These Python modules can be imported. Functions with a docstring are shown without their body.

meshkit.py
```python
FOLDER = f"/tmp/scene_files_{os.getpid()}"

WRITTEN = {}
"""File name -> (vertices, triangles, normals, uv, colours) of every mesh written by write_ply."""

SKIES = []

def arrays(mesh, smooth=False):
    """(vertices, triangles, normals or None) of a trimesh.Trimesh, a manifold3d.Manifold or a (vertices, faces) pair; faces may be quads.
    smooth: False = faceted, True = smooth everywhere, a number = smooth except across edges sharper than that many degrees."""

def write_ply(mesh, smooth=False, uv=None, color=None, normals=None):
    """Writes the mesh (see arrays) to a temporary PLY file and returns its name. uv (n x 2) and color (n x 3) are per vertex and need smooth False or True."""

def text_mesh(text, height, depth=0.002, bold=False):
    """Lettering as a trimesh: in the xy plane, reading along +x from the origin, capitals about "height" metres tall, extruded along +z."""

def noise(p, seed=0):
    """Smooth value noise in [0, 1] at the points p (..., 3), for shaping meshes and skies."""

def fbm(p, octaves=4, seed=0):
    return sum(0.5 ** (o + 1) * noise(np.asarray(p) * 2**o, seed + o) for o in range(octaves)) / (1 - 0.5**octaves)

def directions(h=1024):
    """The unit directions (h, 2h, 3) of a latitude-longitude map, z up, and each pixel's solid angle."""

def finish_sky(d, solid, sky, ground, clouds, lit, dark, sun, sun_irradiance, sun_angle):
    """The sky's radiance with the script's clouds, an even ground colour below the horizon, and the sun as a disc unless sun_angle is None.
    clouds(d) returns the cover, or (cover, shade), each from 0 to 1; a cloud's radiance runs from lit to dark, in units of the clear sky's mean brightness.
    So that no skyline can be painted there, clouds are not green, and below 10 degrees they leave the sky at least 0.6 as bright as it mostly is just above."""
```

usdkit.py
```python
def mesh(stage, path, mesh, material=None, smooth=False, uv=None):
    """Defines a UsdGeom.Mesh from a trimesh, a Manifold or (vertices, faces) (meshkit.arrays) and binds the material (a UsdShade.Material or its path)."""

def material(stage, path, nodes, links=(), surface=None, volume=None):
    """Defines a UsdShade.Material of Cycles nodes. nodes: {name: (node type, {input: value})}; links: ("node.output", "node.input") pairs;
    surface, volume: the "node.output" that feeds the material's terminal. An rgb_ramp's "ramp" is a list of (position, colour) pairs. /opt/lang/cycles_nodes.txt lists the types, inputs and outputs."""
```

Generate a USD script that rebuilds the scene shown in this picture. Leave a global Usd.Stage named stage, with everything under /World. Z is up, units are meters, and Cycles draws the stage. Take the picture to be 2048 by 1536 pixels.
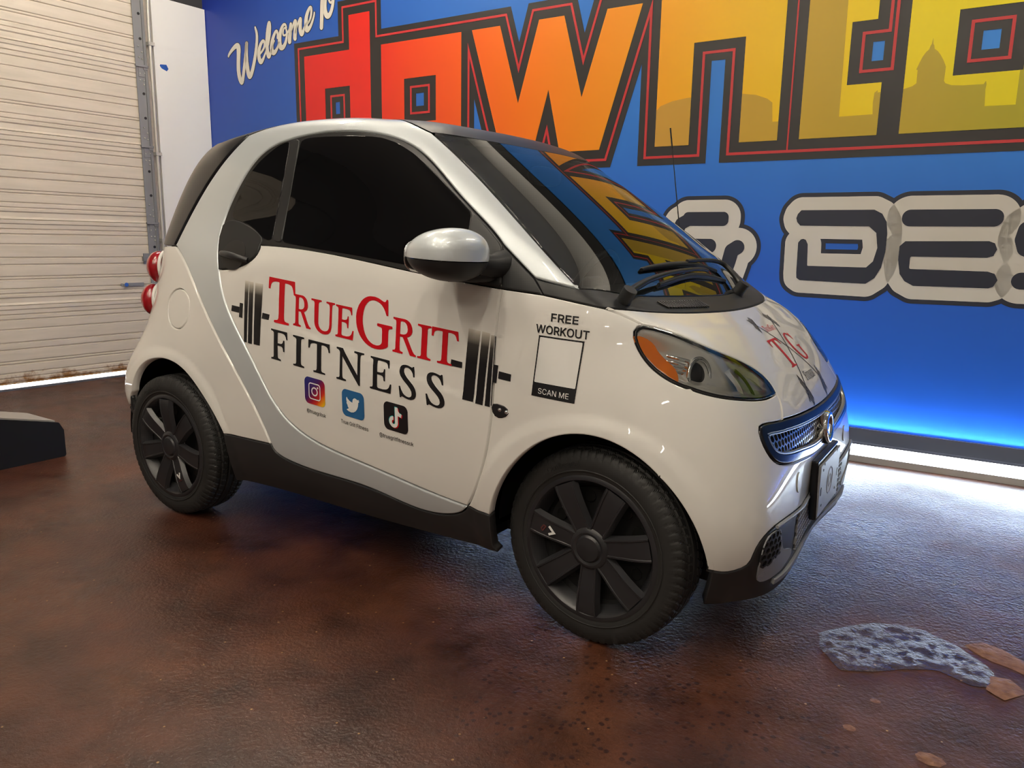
import math, random
import numpy as np
import trimesh, shapely
from shapely import affinity
from shapely.geometry import Polygon, LineString, Point, box as sbox
from shapely.ops import unary_union
from scipy.interpolate import CubicSpline
from scipy.spatial import Delaunay, cKDTree
import usdkit, meshkit
from pxr import Usd, UsdGeom, UsdLux, UsdShade, Gf, Sdf, Vt

random.seed(7)
rng = np.random.default_rng(7)
stage = Usd.Stage.CreateInMemory()
UsdGeom.SetStageUpAxis(stage, UsdGeom.Tokens.z)
UsdGeom.SetStageMetersPerUnit(stage, 1.0)
UsdGeom.Xform.Define(stage, '/World')
UsdGeom.Scope.Define(stage, '/World/Looks')

# ------------------------------------------------------------------ camera, lights, exposure
CAM_POS = (0.8843716, -2.48621379, 1.11817265)
CAM_F = (-0.53529359, 0.82406765, -0.18540032)
CAM_R = (0.83682103, 0.54723515, 0.01625589)
CAM_U = (-0.11485352, 0.14644521, 0.98252861)
cam = UsdGeom.Camera.Define(stage, '/World/camera')
cam.AddTransformOp().Set(Gf.Matrix4d(*CAM_R, 0, *CAM_U, 0, *[-c for c in CAM_F], 0, *CAM_POS, 1))
cam.CreateHorizontalApertureAttr(36.0)
cam.CreateVerticalApertureAttr(27.0)
cam.CreateFocalLengthAttr(36.0 * 1503.93 / 2048)
cam.CreateClippingRangeAttr(Gf.Vec2f(0.05, 100))
cam.CreateExposureAttr(0.35)

TUBE_POWER = 165.0       # ceiling tubes
LED_POWER = 17.0         # strip along the foot of the mural wall
SUN = 30.0                # daylight outside the roller door
TUBE_COLOR = (1.0, 0.885, 0.715)
CEIL = 4.3
# ceiling tube fixtures: (x, y) centres, running along y
TUBES = [(-3.2, 0.3), (-2.0, 0.9), (1.3, 1.0), (-1.7, -2.1), (-0.4, -2.5), (0.9, -2.9), (-1.8, -4.2), (0.2, -4.4), (-1.0, -6.2), (1.2, -6.2), (3.2, -6.0)]

day = UsdLux.RectLight.Define(stage, '/World/daylight')      # open sky over the yard outside the roller door
day.CreateIntensityAttr(SUN)
day.CreateWidthAttr(2.0)
day.CreateHeightAttr(9.0)
day.AddTranslateOp().Set(Gf.Vec3d(-6.6, -1.5, 2.6))


def srgb(r, g, b):
    return tuple(((c / 255) / 12.92 if c / 255 <= 0.04045 else ((c / 255 + 0.055) / 1.055) ** 2.4) for c in (r, g, b))


# ------------------------------------------------------------------ materials
LOOKS = {}


def look(name, nodes, links, surface):
    LOOKS[name] = usdkit.material(stage, '/World/Looks/' + name, nodes, links, surface=surface)
    return LOOKS[name]


def pbr(name, color, rough=0.5, **kw):
    inp = {'base_color': color, 'roughness': rough}
    inp.update(kw)
    return look(name, {'p': ('principled_bsdf', inp)}, [], 'p.BSDF')


def emit(name, color, strength):
    return look(name, {'e': ('emission', {'color': color, 'strength': strength})}, [], 'e.emission')


def glass(name, tint, ior=1.5, rough=0.0):
    return look(name, {'t': ('transparent_bsdf', {'color': tint}),
                       'g': ('glossy_bsdf', {'color': (1, 1, 1), 'roughness': rough}), 'f': ('fresnel', {'IOR': ior}), 'm': ('mix_closure', {})},
                [('f.fac', 'm.fac'), ('t.BSDF', 'm.closure1'), ('g.BSDF', 'm.closure2')], 'm.closure')

pbr('white_paint', (0.80, 0.785, 0.75), 0.42, coat_weight=1.0, coat_roughness=0.015, coat_ior=1.5)
pbr('silver_paint', (0.66, 0.71, 0.74), 0.46, metallic=0.35, coat_weight=1.0, coat_roughness=0.03)
pbr('black_plastic', (0.013, 0.014, 0.015), 0.5)
pbr('grey_plastic', (0.024, 0.025, 0.027), 0.42)
pbr('seal_rubber', (0.012, 0.012, 0.012), 0.4)
pbr('gloss_black', (0.008, 0.009, 0.012), 0.22)
pbr('roof_black', (0.020, 0.020, 0.024), 0.45)
pbr('tinted_glass', (0.003, 0.003, 0.0035), 0.02, specular_ior_level=0.32)
pbr('shell_dark', (0.006, 0.006, 0.007), 0.7)
pbr('cabin_grey', (0.05, 0.052, 0.055), 0.7)
pbr('chrome', (0.86, 0.87, 0.88), 0.07, metallic=1.0)
pbr('satin_metal', (0.62, 0.61, 0.57), 0.3, metallic=1.0)
pbr('steel', (0.25, 0.255, 0.27), 0.5, metallic=0.15)
pbr('reflector', (0.90, 0.89, 0.85), 0.28, metallic=0.6)
pbr('rubber', (0.016, 0.016, 0.016), 0.62)
pbr('wheel_black', (0.021, 0.021, 0.024), 0.36)
pbr('white_vinyl', (0.82, 0.82, 0.80), 0.35)
pbr('black_vinyl', (0.010, 0.010, 0.012), 0.35)
pbr('red_vinyl', srgb(196, 8, 26), 0.35)
pbr('dull_red', srgb(92, 44, 42), 0.5)
pbr('plate_grey', (0.30, 0.31, 0.33), 0.45)
pbr('amber', (0.85, 0.22, 0.012), 0.12, coat_weight=1.0)
pbr('lamp_red', (0.33, 0.006, 0.012), 0.06, coat_weight=1.0)
pbr('smoke_lamp', (0.02, 0.02, 0.022), 0.08)
pbr('twitter_blue', srgb(38, 98, 150), 0.4)
pbr('cyan_vinyl', srgb(60, 200, 200), 0.4)
glass('windscreen_glass', (0.50, 0.54, 0.52), 1.95)
glass('lens_glass', (0.93, 0.94, 0.93), 1.5)


def gradient(name, axis, stops, rough=0.4, rel=None, rot=None):
    """Print colour that runs along one world axis (x, y or z)."""
    lo, hi = stops[0][0], stops[-1][0]
    nodes = {'g': ('geometry', {}), 's': ('separate_xyz', {}),
             'm': ('map_range', {'from_min': lo, 'from_max': hi, 'to_min': 0.0, 'to_max': 1.0, 'clamp': True}),
             'r': ('rgb_ramp', {'ramp': [((a - lo) / (hi - lo), c) for a, c in stops]}),
             'p': ('principled_bsdf', {'roughness': rough})}
    return look(name, nodes, [('g.position', 's.vector'), ('s.' + axis, 'm.value'), ('m.result', 'r.fac'), ('r.color', 'p.base_color')], 'p.BSDF')


# mural inks
WARM = [(-4.2, srgb(226, 40, 42)), (-3.4, srgb(236, 50, 40)), (-2.7, srgb(250, 96, 38)), (-2.2, srgb(255, 124, 30)), (-1.4, srgb(255, 164, 30)),
        (-0.9, srgb(255, 194, 14)), (-0.4, srgb(255, 214, 6)), (0.1, srgb(252, 228, 0)), (0.7, srgb(240, 228, 4)), (1.6, srgb(150, 196, 30)), (3.4, srgb(60, 160, 60))]
XW = lambda s: 0.3 + s * math.cos(math.radians(1.6))
gradient('letter_ink', 'x', [(XW(a), c) for a, c in WARM])
gradient('skyline_ink', 'x', [(XW(-1.3), srgb(212, 160, 66)), (XW(-0.5), srgb(208, 170, 50)), (XW(0.1), srgb(198, 172, 46)), (XW(0.6), srgb(186, 178, 40)), (XW(1.5), srgb(140, 160, 50))])
pbr('mural_black', srgb(50, 48, 48), 0.42)
pbr('mural_navy', srgb(46, 50, 64), 0.42)
pbr('mural_red', srgb(206, 58, 62), 0.42)
pbr('mural_white', srgb(226, 222, 212), 0.42)
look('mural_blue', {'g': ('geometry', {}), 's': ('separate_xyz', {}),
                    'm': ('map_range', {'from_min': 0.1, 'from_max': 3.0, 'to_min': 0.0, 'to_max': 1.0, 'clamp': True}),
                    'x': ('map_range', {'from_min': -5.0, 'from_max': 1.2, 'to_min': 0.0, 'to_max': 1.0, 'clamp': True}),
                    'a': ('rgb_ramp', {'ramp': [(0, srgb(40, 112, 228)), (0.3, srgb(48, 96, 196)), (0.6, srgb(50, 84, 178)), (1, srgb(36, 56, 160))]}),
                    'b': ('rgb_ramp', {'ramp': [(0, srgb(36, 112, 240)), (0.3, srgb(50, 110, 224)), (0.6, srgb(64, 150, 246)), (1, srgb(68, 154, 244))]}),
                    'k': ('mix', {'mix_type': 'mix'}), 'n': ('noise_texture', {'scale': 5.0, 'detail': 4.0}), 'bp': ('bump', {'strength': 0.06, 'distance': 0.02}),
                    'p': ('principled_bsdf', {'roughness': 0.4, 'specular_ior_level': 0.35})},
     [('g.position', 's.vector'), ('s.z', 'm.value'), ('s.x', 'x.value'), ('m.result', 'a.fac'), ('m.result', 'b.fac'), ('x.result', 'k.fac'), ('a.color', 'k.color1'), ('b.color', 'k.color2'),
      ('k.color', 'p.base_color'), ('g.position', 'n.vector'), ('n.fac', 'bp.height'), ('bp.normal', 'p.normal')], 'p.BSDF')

# room
look('wall_paint', {'g': ('geometry', {}), 'n': ('noise_texture', {'scale': 3.0, 'detail': 5.0}), 'r': ('rgb_ramp', {'ramp': [(0.3, (0.50, 0.48, 0.45)), (0.7, (0.56, 0.55, 0.52))]}),
                    'p': ('principled_bsdf', {'roughness': 0.5})}, [('g.position', 'n.vector'), ('n.fac', 'r.fac'), ('r.color', 'p.base_color')], 'p.BSDF')
pbr('dark_wall', (0.035, 0.035, 0.038), 0.8)
pbr('room_wall', (0.24, 0.23, 0.22), 0.8)
pbr('ceiling_paint', (0.42, 0.42, 0.41), 0.9)
pbr('upper_wall', (0.78, 0.78, 0.76), 0.7)
pbr('base_grey', (0.10, 0.11, 0.14), 0.45)
pbr('cap_grey', (0.15, 0.18, 0.26), 0.5)
pbr('housing_grey', (0.50, 0.50, 0.49), 0.5)
pbr('conduit_grey', (0.55, 0.54, 0.50), 0.4, metallic=0.3)
pbr('tape_blue', srgb(20, 80, 170), 0.6)
pbr('yard_concrete', (0.6, 0.58, 0.55), 0.9)
pbr('thing_black', (0.004, 0.004, 0.006), 0.5)
pbr('thing_top', (0.33, 0.31, 0.28), 0.35)
emit('tube_glow', TUBE_COLOR, TUBE_POWER)
emit('led_glow', (0.72, 0.86, 1.0), LED_POWER)
emit('uplight_glow', (0.72, 0.88, 1.0), LED_POWER * 4.4)
# roller-door sheet: beige paint, rust and grime low down
look('door_paint', {'g': ('geometry', {}), 's': ('separate_xyz', {}), 'mp': ('mapping', {'scale': (1, 0.6, 6)}),
                    'n': ('noise_texture', {'scale': 4.0, 'detail': 6.0, 'roughness': 0.6}), 'c': ('rgb_ramp', {'ramp': [(0.3, srgb(206, 198, 184)), (0.7, srgb(220, 210, 197))]}),
                    'n2': ('noise_texture', {'scale': 9.0, 'detail': 8.0, 'roughness': 0.7}),
                    'h': ('map_range', {'from_min': 0.02, 'from_max': 0.22, 'to_min': 0.42, 'to_max': -0.15}), 'ad': ('math', {'math_type': 'add'}),
                    'rr': ('rgb_ramp', {'ramp': [(0.68, (0, 0, 0)), (0.86, (1, 1, 1))]}), 'k': ('mix', {'mix_type': 'mix', 'color2': srgb(142, 100, 52)}),
                    'p': ('principled_bsdf', {'roughness': 0.45})},
     [('g.position', 's.vector'), ('g.position', 'mp.vector'), ('mp.vector', 'n.vector'), ('n.fac', 'c.fac'), ('g.position', 'n2.vector'), ('s.z', 'h.value'), ('n2.fac', 'ad.value1'), ('h.result', 'ad.value2'),
      ('ad.value', 'rr.fac'), ('c.color', 'k.color1'), ('rr.color', 'k.fac'), ('k.color', 'p.base_color')], 'p.BSDF')


def floor_look(name, spall=False):
    nodes = {'g': ('geometry', {}),
             'n1': ('noise_texture', {'scale': 0.9, 'detail': 5.0, 'roughness': 0.6}), 'n2': ('noise_texture', {'scale': 4.5, 'detail': 8.0, 'roughness': 0.65}),
             'c1': ('rgb_ramp', {'ramp': [(0.3, (0.055, 0.035, 0.030)), (0.7, (0.105, 0.070, 0.060))] if spall else [(0.28, (0.040, 0.016, 0.011)), (0.46, (0.070, 0.023, 0.013)), (0.60, (0.098, 0.034, 0.015)), (0.78, (0.054, 0.022, 0.015))]}),
             'c2': ('rgb_ramp', {'ramp': [(0.30, (0.38, 0.38, 0.42)), (0.52, (0.95, 0.95, 0.95)), (0.72, (1.35, 1.25, 1.1))]}),
             'm1': ('mix', {'mix_type': 'multiply', 'fac': 1.0}),
             # aggregate chips
             'v': ('voronoi_texture', {'scale': 54.0}), 'vs': ('separate_color', {}), 'vd': ('rgb_ramp', {'ramp': [(0.0, (1, 1, 1)), (0.30, (1, 1, 1)), (0.38, (0, 0, 0))]}), 'vm': ('mix', {'mix_type': 'multiply', 'fac': 1.0}), 'vr': ('rgb_ramp', {'ramp': [(0.0, (0, 0, 0)), (0.62, (0, 0, 0)), (0.64, (1, 1, 1))]}),
             'n3': ('noise_texture', {'scale': 2.6, 'detail': 4.0}), 'n3r': ('rgb_ramp', {'ramp': [(0.52, (0, 0, 0)), (0.66, (1, 1, 1))]}),
             'wp': ('mapping', {'scale': (1.45, 2.0, 1.0), 'location': (-0.33, 1.78, 0.0)}), 'ws_': ('gradient_texture', {'gradient_type': 'spherical'}), 'wad': ('math', {'math_type': 'multiply_add', 'value2': 0.75, 'value3': 0.0}), 'wsum': ('math', {'math_type': 'add'}), 'n3s': ('math', {'math_type': 'multiply', 'value2': 0.85}),
             'mk': ('mix', {'mix_type': 'multiply', 'fac': 1.0}), 'm2': ('mix', {'mix_type': 'mix', 'color2': (0.030, 0.008, 0.007)}),
             # pale flecks
             'w': ('voronoi_texture', {'scale': 38.0}), 'wr': ('rgb_ramp', {'ramp': [(0.0, (1, 1, 1)), (0.10, (1, 1, 1)), (0.13, (0, 0, 0))]}), 'ws': ('separate_color', {}),
             'wc': ('rgb_ramp', {'ramp': [(0.88, (0, 0, 0)), (0.90, (1, 1, 1))]}), 'wm': ('mix', {'mix_type': 'multiply', 'fac': 1.0}), 'm3': ('mix', {'mix_type': 'mix', 'color2': (0.40, 0.24, 0.10)}),
             # gloss and relief
             'n4': ('noise_texture', {'scale': 2.2, 'detail': 6.0, 'roughness': 0.6}), 'rg': ('map_range', {'from_min': 0.3, 'from_max': 0.7, 'to_min': 0.22 if spall else 0.20, 'to_max': 0.38 if spall else 0.46}),
             'n5': ('noise_texture', {'scale': 75.0, 'detail': 4.0, 'roughness': 0.6}), 'n6': ('noise_texture', {'scale': 9.0, 'detail': 5.0}),
             'hs': ('math', {'math_type': 'multiply_add', 'value2': 0.55}), 'n6s': ('math', {'math_type': 'multiply', 'value2': 0.45}),
             'b': ('bump', {'strength': 1.0 if spall else 0.5, 'distance': 0.022 if spall else 0.009}), 'p': ('principled_bsdf', {'specular_ior_level': 0.55})}
    links = [('g.position', x + '.vector') for x in ('n1', 'n2', 'v', 'n3', 'w', 'n4', 'n5', 'n6')]
    links += [('n1.fac', 'c1.fac'), ('n2.fac', 'c2.fac'), ('c1.color', 'm1.color1'), ('c2.color', 'm1.color2'), ('v.color', 'vs.color'), ('vs.r', 'vr.fac'), ('g.position', 'wp.vector'), ('wp.vector', 'ws_.vector'), ('ws_.fac', 'wad.value1'), ('wad.value', 'wsum.value1'), ('n3.fac', 'n3s.value1'), ('n3s.value', 'wsum.value2'), ('wsum.value', 'n3r.fac'), ('v.distance', 'vd.fac'), ('vr.color', 'vm.color1'), ('vd.color', 'vm.color2'), ('vm.color', 'mk.color1'), ('n3r.color', 'mk.color2'),
              ('m1.color', 'm2.color1'), ('mk.color', 'm2.fac'), ('w.distance', 'wr.fac'), ('w.color', 'ws.color'), ('ws.g', 'wc.fac'), ('wr.color', 'wm.color1'), ('wc.color', 'wm.color2'), ('m2.color', 'm3.color1'), ('wm.color', 'm3.fac'),
              ('m3.color', 'p.base_color'), ('n4.fac', 'rg.value'), ('rg.result', 'p.roughness'), ('n5.fac', 'hs.value1'), ('n6.fac', 'n6s.value1'), ('n6s.value', 'hs.value3'), ('hs.value', 'b.height'), ('b.normal', 'p.normal')]
    return look(name, nodes, links, 'p.BSDF')


floor_look('stained_concrete')
floor_look('spalled_concrete', True)
look('bare_concrete', {'g': ('geometry', {}), 'n': ('noise_texture', {'scale': 40.0, 'detail': 6.0}), 'r': ('rgb_ramp', {'ramp': [(0.3, (0.16, 0.07, 0.045)), (0.7, (0.30, 0.15, 0.09))]}),
                       'b': ('bump', {'strength': 0.7, 'distance': 0.01}), 'p': ('principled_bsdf', {'roughness': 0.6})},
     [('g.position', 'n.vector'), ('n.fac', 'r.fac'), ('r.color', 'p.base_color'), ('n.fac', 'b.height'), ('b.normal', 'p.normal')], 'p.BSDF')

# ------------------------------------------------------------------ scene helpers
USED = {}


def path_for(parent, name):
    k = USED.get((parent, name), 0)
    USED[(parent, name)] = k + 1
    return parent + '/' + (name if k == 0 else '%s_%03d' % (name, k))


def data(prim, **kw):
    for k, v in kw.items():
        if v:
            prim.SetCustomDataByKey(k, v)
    return prim


def thing(name, label=None, category=None, group=None, kind=None, loc=None, parent='/World'):
    p = path_for(parent, name)
    x = UsdGeom.Xform.Define(stage, p)
    if loc is not None:
        x.AddTranslateOp().Set(Gf.Vec3d(*[float(c) for c in loc]))
    data(x.GetPrim(), label=label, category=category, group=group, kind=kind)
    return p


def put(parent, name, mesh, mat, smooth=30, n=None, **kw):
    """One mesh prim. mesh: trimesh or (v, f); n: own vertex normals."""
    p = path_for(parent, name)
    if n is not None:
        v, f = mesh
        m = UsdGeom.Mesh.Define(stage, p)
        m.CreatePointsAttr(Vt.Vec3fArray.FromNumpy(np.asarray(v, np.float32)))
        m.CreateFaceVertexCountsAttr(Vt.IntArray.FromNumpy(np.full(len(f), 3, np.int32)))
        m.CreateFaceVertexIndicesAttr(Vt.IntArray.FromNumpy(np.asarray(f, np.int32).ravel()))
        m.CreateSubdivisionSchemeAttr('none')
        m.CreateNormalsAttr(Vt.Vec3fArray.FromNumpy(np.asarray(n, np.float32)))
        m.SetNormalsInterpolation('vertex')
        UsdShade.MaterialBindingAPI.Apply(m.GetPrim()).Bind(LOOKS[mat])
        prim = m.GetPrim()
    else:
        prim = usdkit.mesh(stage, p, mesh, LOOKS[mat], smooth=smooth).GetPrim()
    data(prim, **kw)
    return p


def cat(*ms):
    ms = [trimesh.Trimesh(*m, process=False) if isinstance(m, tuple) else m for m in ms]
    return trimesh.util.concatenate(ms)


def bx(x0, y0, z0, x1, y1, z1):
    b = trimesh.creation.box((x1 - x0, y1 - y0, z1 - z0))
    b.apply_translation(((x0 + x1) / 2, (y0 + y1) / 2, (z0 + z1) / 2))
    return b


def bevel_box(sx, sy, sz, r):
    import manifold3d as m3
    s = m3.Manifold.sphere(r, 16)
    pts = [s.translate((a * (sx / 2 - r), b * (sy / 2 - r), c * (sz / 2 - r))) for a in (-1, 1) for b in (-1, 1) for c in (-1, 1)]
    m = m3.Manifold.batch_hull(pts).to_mesh()
    return trimesh.Trimesh(np.array(m.vert_properties)[:, :3], np.array(m.tri_verts), process=False)


def tube(pts, r, seg=10, closed=False, cap=True):
    """Round tube along a polyline; r may be a list."""
    P = np.asarray(pts, float)
    R = np.broadcast_to(np.asarray(r, float), (len(P),))
    T = np.gradient(P, axis=0)
    T /= np.linalg.norm(T, axis=1, keepdims=True) + 1e-12
    ref = np.array([0, 0, 1.0]) if abs(T[0, 2]) < 0.9 else np.array([1.0, 0, 0])
    V = []
    a = np.linspace(0, 2 * np.pi, seg, endpoint=False)
    for p, t, rr in zip(P, T, R):
        u = ref - t * (ref @ t)
        u /= np.linalg.norm(u) + 1e-12
        w = np.cross(t, u)
        ref = u
        V.append(p + rr * (np.cos(a)[:, None] * u + np.sin(a)[:, None] * w))
    V = np.concatenate(V)
    F = []
    n = len(P)
    for i in range(n - 1):
        for k in range(seg):
            a0, a1, b0, b1 = i * seg + k, i * seg + (k + 1) % seg, (i + 1) * seg + k, (i + 1) * seg + (k + 1) % seg
            F += [(a0, a1, b1), (a0, b1, b0)]
    if cap:
        V = np.vstack([V, P[0], P[-1]])
        for k in range(seg):
            F += [(len(V) - 2, (k + 1) % seg, k), (len(V) - 1, (n - 1) * seg + k, (n - 1) * seg + (k + 1) % seg)]
    return trimesh.Trimesh(V, F, process=False)


def lathe_y(profile, seg=96, th=None):
    """Revolve (y, r) pairs about the y axis."""
    P = np.asarray(profile, float)
    a = np.linspace(0, 2 * np.pi, seg, endpoint=False)
    V = np.stack([np.outer(np.cos(a), P[:, 1]), np.tile(P[:, 0], (seg, 1)), np.outer(np.sin(a), P[:, 1])], -1).reshape(-1, 3)
    m = len(P)
    i, j = np.meshgrid(np.arange(seg), np.arange(m - 1), indexing='ij')
    i2 = (i + 1) % seg
    A, B, C, D = i * m + j, i2 * m + j, i2 * m + j + 1, i * m + j + 1
    F = np.concatenate([np.stack([A, B, C], -1).reshape(-1, 3), np.stack([A, C, D], -1).reshape(-1, 3)])
    return trimesh.Trimesh(V, F, process=False)


def slab(poly, depth):
    """shapely polygon in (x, y) extruded along +z."""
    gs = [g for g in getattr(poly, 'geoms', [poly]) if g.area > 1e-7]
    return trimesh.util.concatenate([trimesh.creation.extrude_polygon(g, depth, engine='earcut') for g in gs])


def letters(text, height, bold=False):
    """shapely outline of sans text at the origin (from the renderer's own font)."""
    m = meshkit.text_mesh(text, height, 0.01, bold)
    top = m.faces[(m.face_normals[:, 2] > 0.5)]
    return unary_union([Polygon(m.vertices[t][:, :2]) for t in top]).buffer(height * 0.004)


def serif(ch):
    return unary_union([Polygon(np.array(rs[0]).reshape(-1, 2) / 1000.0, [np.array(h).reshape(-1, 2) / 1000.0 for h in rs[1:]]) for rs in SERIF[ch]])


NET_DATA='''0.4382,-0,0.1928,0.4523,-0.3127,0.1881,0.425,-0.5,0.175,0.3,-0.63,0.172,0.0455,-0.7167,0.175,-0.3403,-0.7013,0.1864,-0.8938,-0.7014,0.1881,-1.3965,-0.7118,0.1897,-1.8688,-0.7477,0.1911,-2.1204,-0.6734,0.2263,-2.2204,-0.4118,0.2265,-2.2503,-0,0.2265;0.4437,-0,0.3531,0.4586,-0.3118,0.3529,0.4512,-0.5483,0.3545,0.343,-0.6817,0.3566,0.0427,-0.7563,0.3687,-0.3416,-0.753,0.3406,-0.8944,-0.756,0.3323,-1.3968,-0.7664,0.344,-1.8692,-0.788,0.3757,-2.2119,-0.7208,0.3869,-2.3206,-0.4521,0.3871,-2.3502,-0,0.3868;0.4533,-0,0.5358,0.4529,-0.3098,0.5399,0.4245,-0.5343,0.541,0.3154,-0.6757,0.5467,0.0385,-0.7556,0.549,-0.3435,-0.7685,0.531,-0.8953,-0.7723,0.5327,-1.3967,-0.7751,0.5344,-1.8692,-0.7869,0.5574,-2.2143,-0.7331,0.5629,-2.32,-0.4512,0.5582,-2.3497,-0,0.5574;0.4065,0,0.7051,0.3941,-0.2993,0.7023,0.3504,-0.5191,0.7057,0.2566,-0.6455,0.7136,0.0255,-0.7353,0.7199,-0.3453,-0.7651,0.7016,-0.896,-0.7692,0.703,-1.3964,-0.7701,0.7045,-1.8631,-0.7666,0.7247,-2.1512,-0.6773,0.7268,-2.2678,-0.4177,0.7276,-2.2983,0,0.7271;0.2441,-0,0.8701,0.2392,-0.3016,0.8709,0.2018,-0.534,0.8677,0.1148,-0.6504,0.8591,-0.0261,-0.7203,0.8611,-0.3472,-0.75,0.8724,-0.8974,-0.7543,0.8839,-1.3973,-0.7532,0.905,-1.8635,-0.7314,0.9041,-2.1173,-0.6212,0.9216,-2.2372,-0.3965,0.9369,-2.2684,0,0.9373;0.1012,0,0.9658,0.0859,-0.3198,0.9655,0.027,-0.5583,0.9645,-0.0304,-0.6694,0.9816,-0.1194,-0.715,0.991,-0.3992,-0.7352,1.0035,-0.9196,-0.7336,1.0354,-1.3998,-0.7256,1.0568,-1.8438,-0.6963,1.07,-2.0872,-0.5912,1.0725,-2.1805,-0.3404,1.0688,-2.2107,-0,1.0689;-0.1519,0,1.1567,-0.1726,-0.2994,1.156,-0.2259,-0.5181,1.152,-0.2737,-0.6189,1.1574,-0.3415,-0.665,1.1629,-0.5509,-0.6856,1.1657,-0.951,-0.6812,1.1774,-1.4017,-0.6672,1.189,-1.842,-0.6523,1.1894,-2.0818,-0.5465,1.1899,-2.1724,-0.3217,1.1907,-2.2019,-0,1.1902;-0.3938,0,1.3238,-0.4151,-0.2791,1.3227,-0.4675,-0.4781,1.3209,-0.5141,-0.5594,1.3278,-0.5825,-0.6053,1.332,-0.7519,-0.626,1.3392,-1.0222,-0.6239,1.3503,-1.423,-0.6231,1.3561,-1.805,-0.5963,1.3555,-2.0053,-0.5063,1.3572,-2.0838,-0.3026,1.3529,-2.1133,-0,1.3521;-0.5853,0,1.4627,-0.6064,-0.2692,1.4599,-0.6513,-0.4389,1.4565,-0.6936,-0.51,1.4572,-0.7625,-0.5507,1.4607,-0.8821,-0.5663,1.4701,-1.0729,-0.5721,1.4877,-1.4136,-0.5634,1.4947,-1.7378,-0.5334,1.4817,-1.9014,-0.445,1.4845,-1.9747,-0.263,1.4738,-1.9942,-0,1.4735;-0.8045,-0,1.5205,-0.8144,-0.2198,1.5201,-0.8431,-0.3401,1.5235,-0.8725,-0.3907,1.5241,-0.9219,-0.4212,1.5274,-1.0017,-0.4318,1.5343,-1.1029,-0.436,1.5435,-1.3536,-0.4276,1.549,-1.5834,-0.3952,1.5342,-1.6946,-0.3126,1.5328,-1.7542,-0.1817,1.5337,-1.7738,-0,1.5333;-1.2033,-0,1.5689,-1.2033,-0,1.5689,-1.2033,-0,1.5689,-1.2033,-0,1.5689,-1.2033,-0,1.5689,-1.2033,-0,1.5689,-1.2033,-0,1.5689,-1.2033,-0,1.5689,-1.2033,-0,1.5689,-1.2033,-0,1.5689,-1.2033,-0,1.5689,-1.2033,-0,1.5689'''
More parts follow.
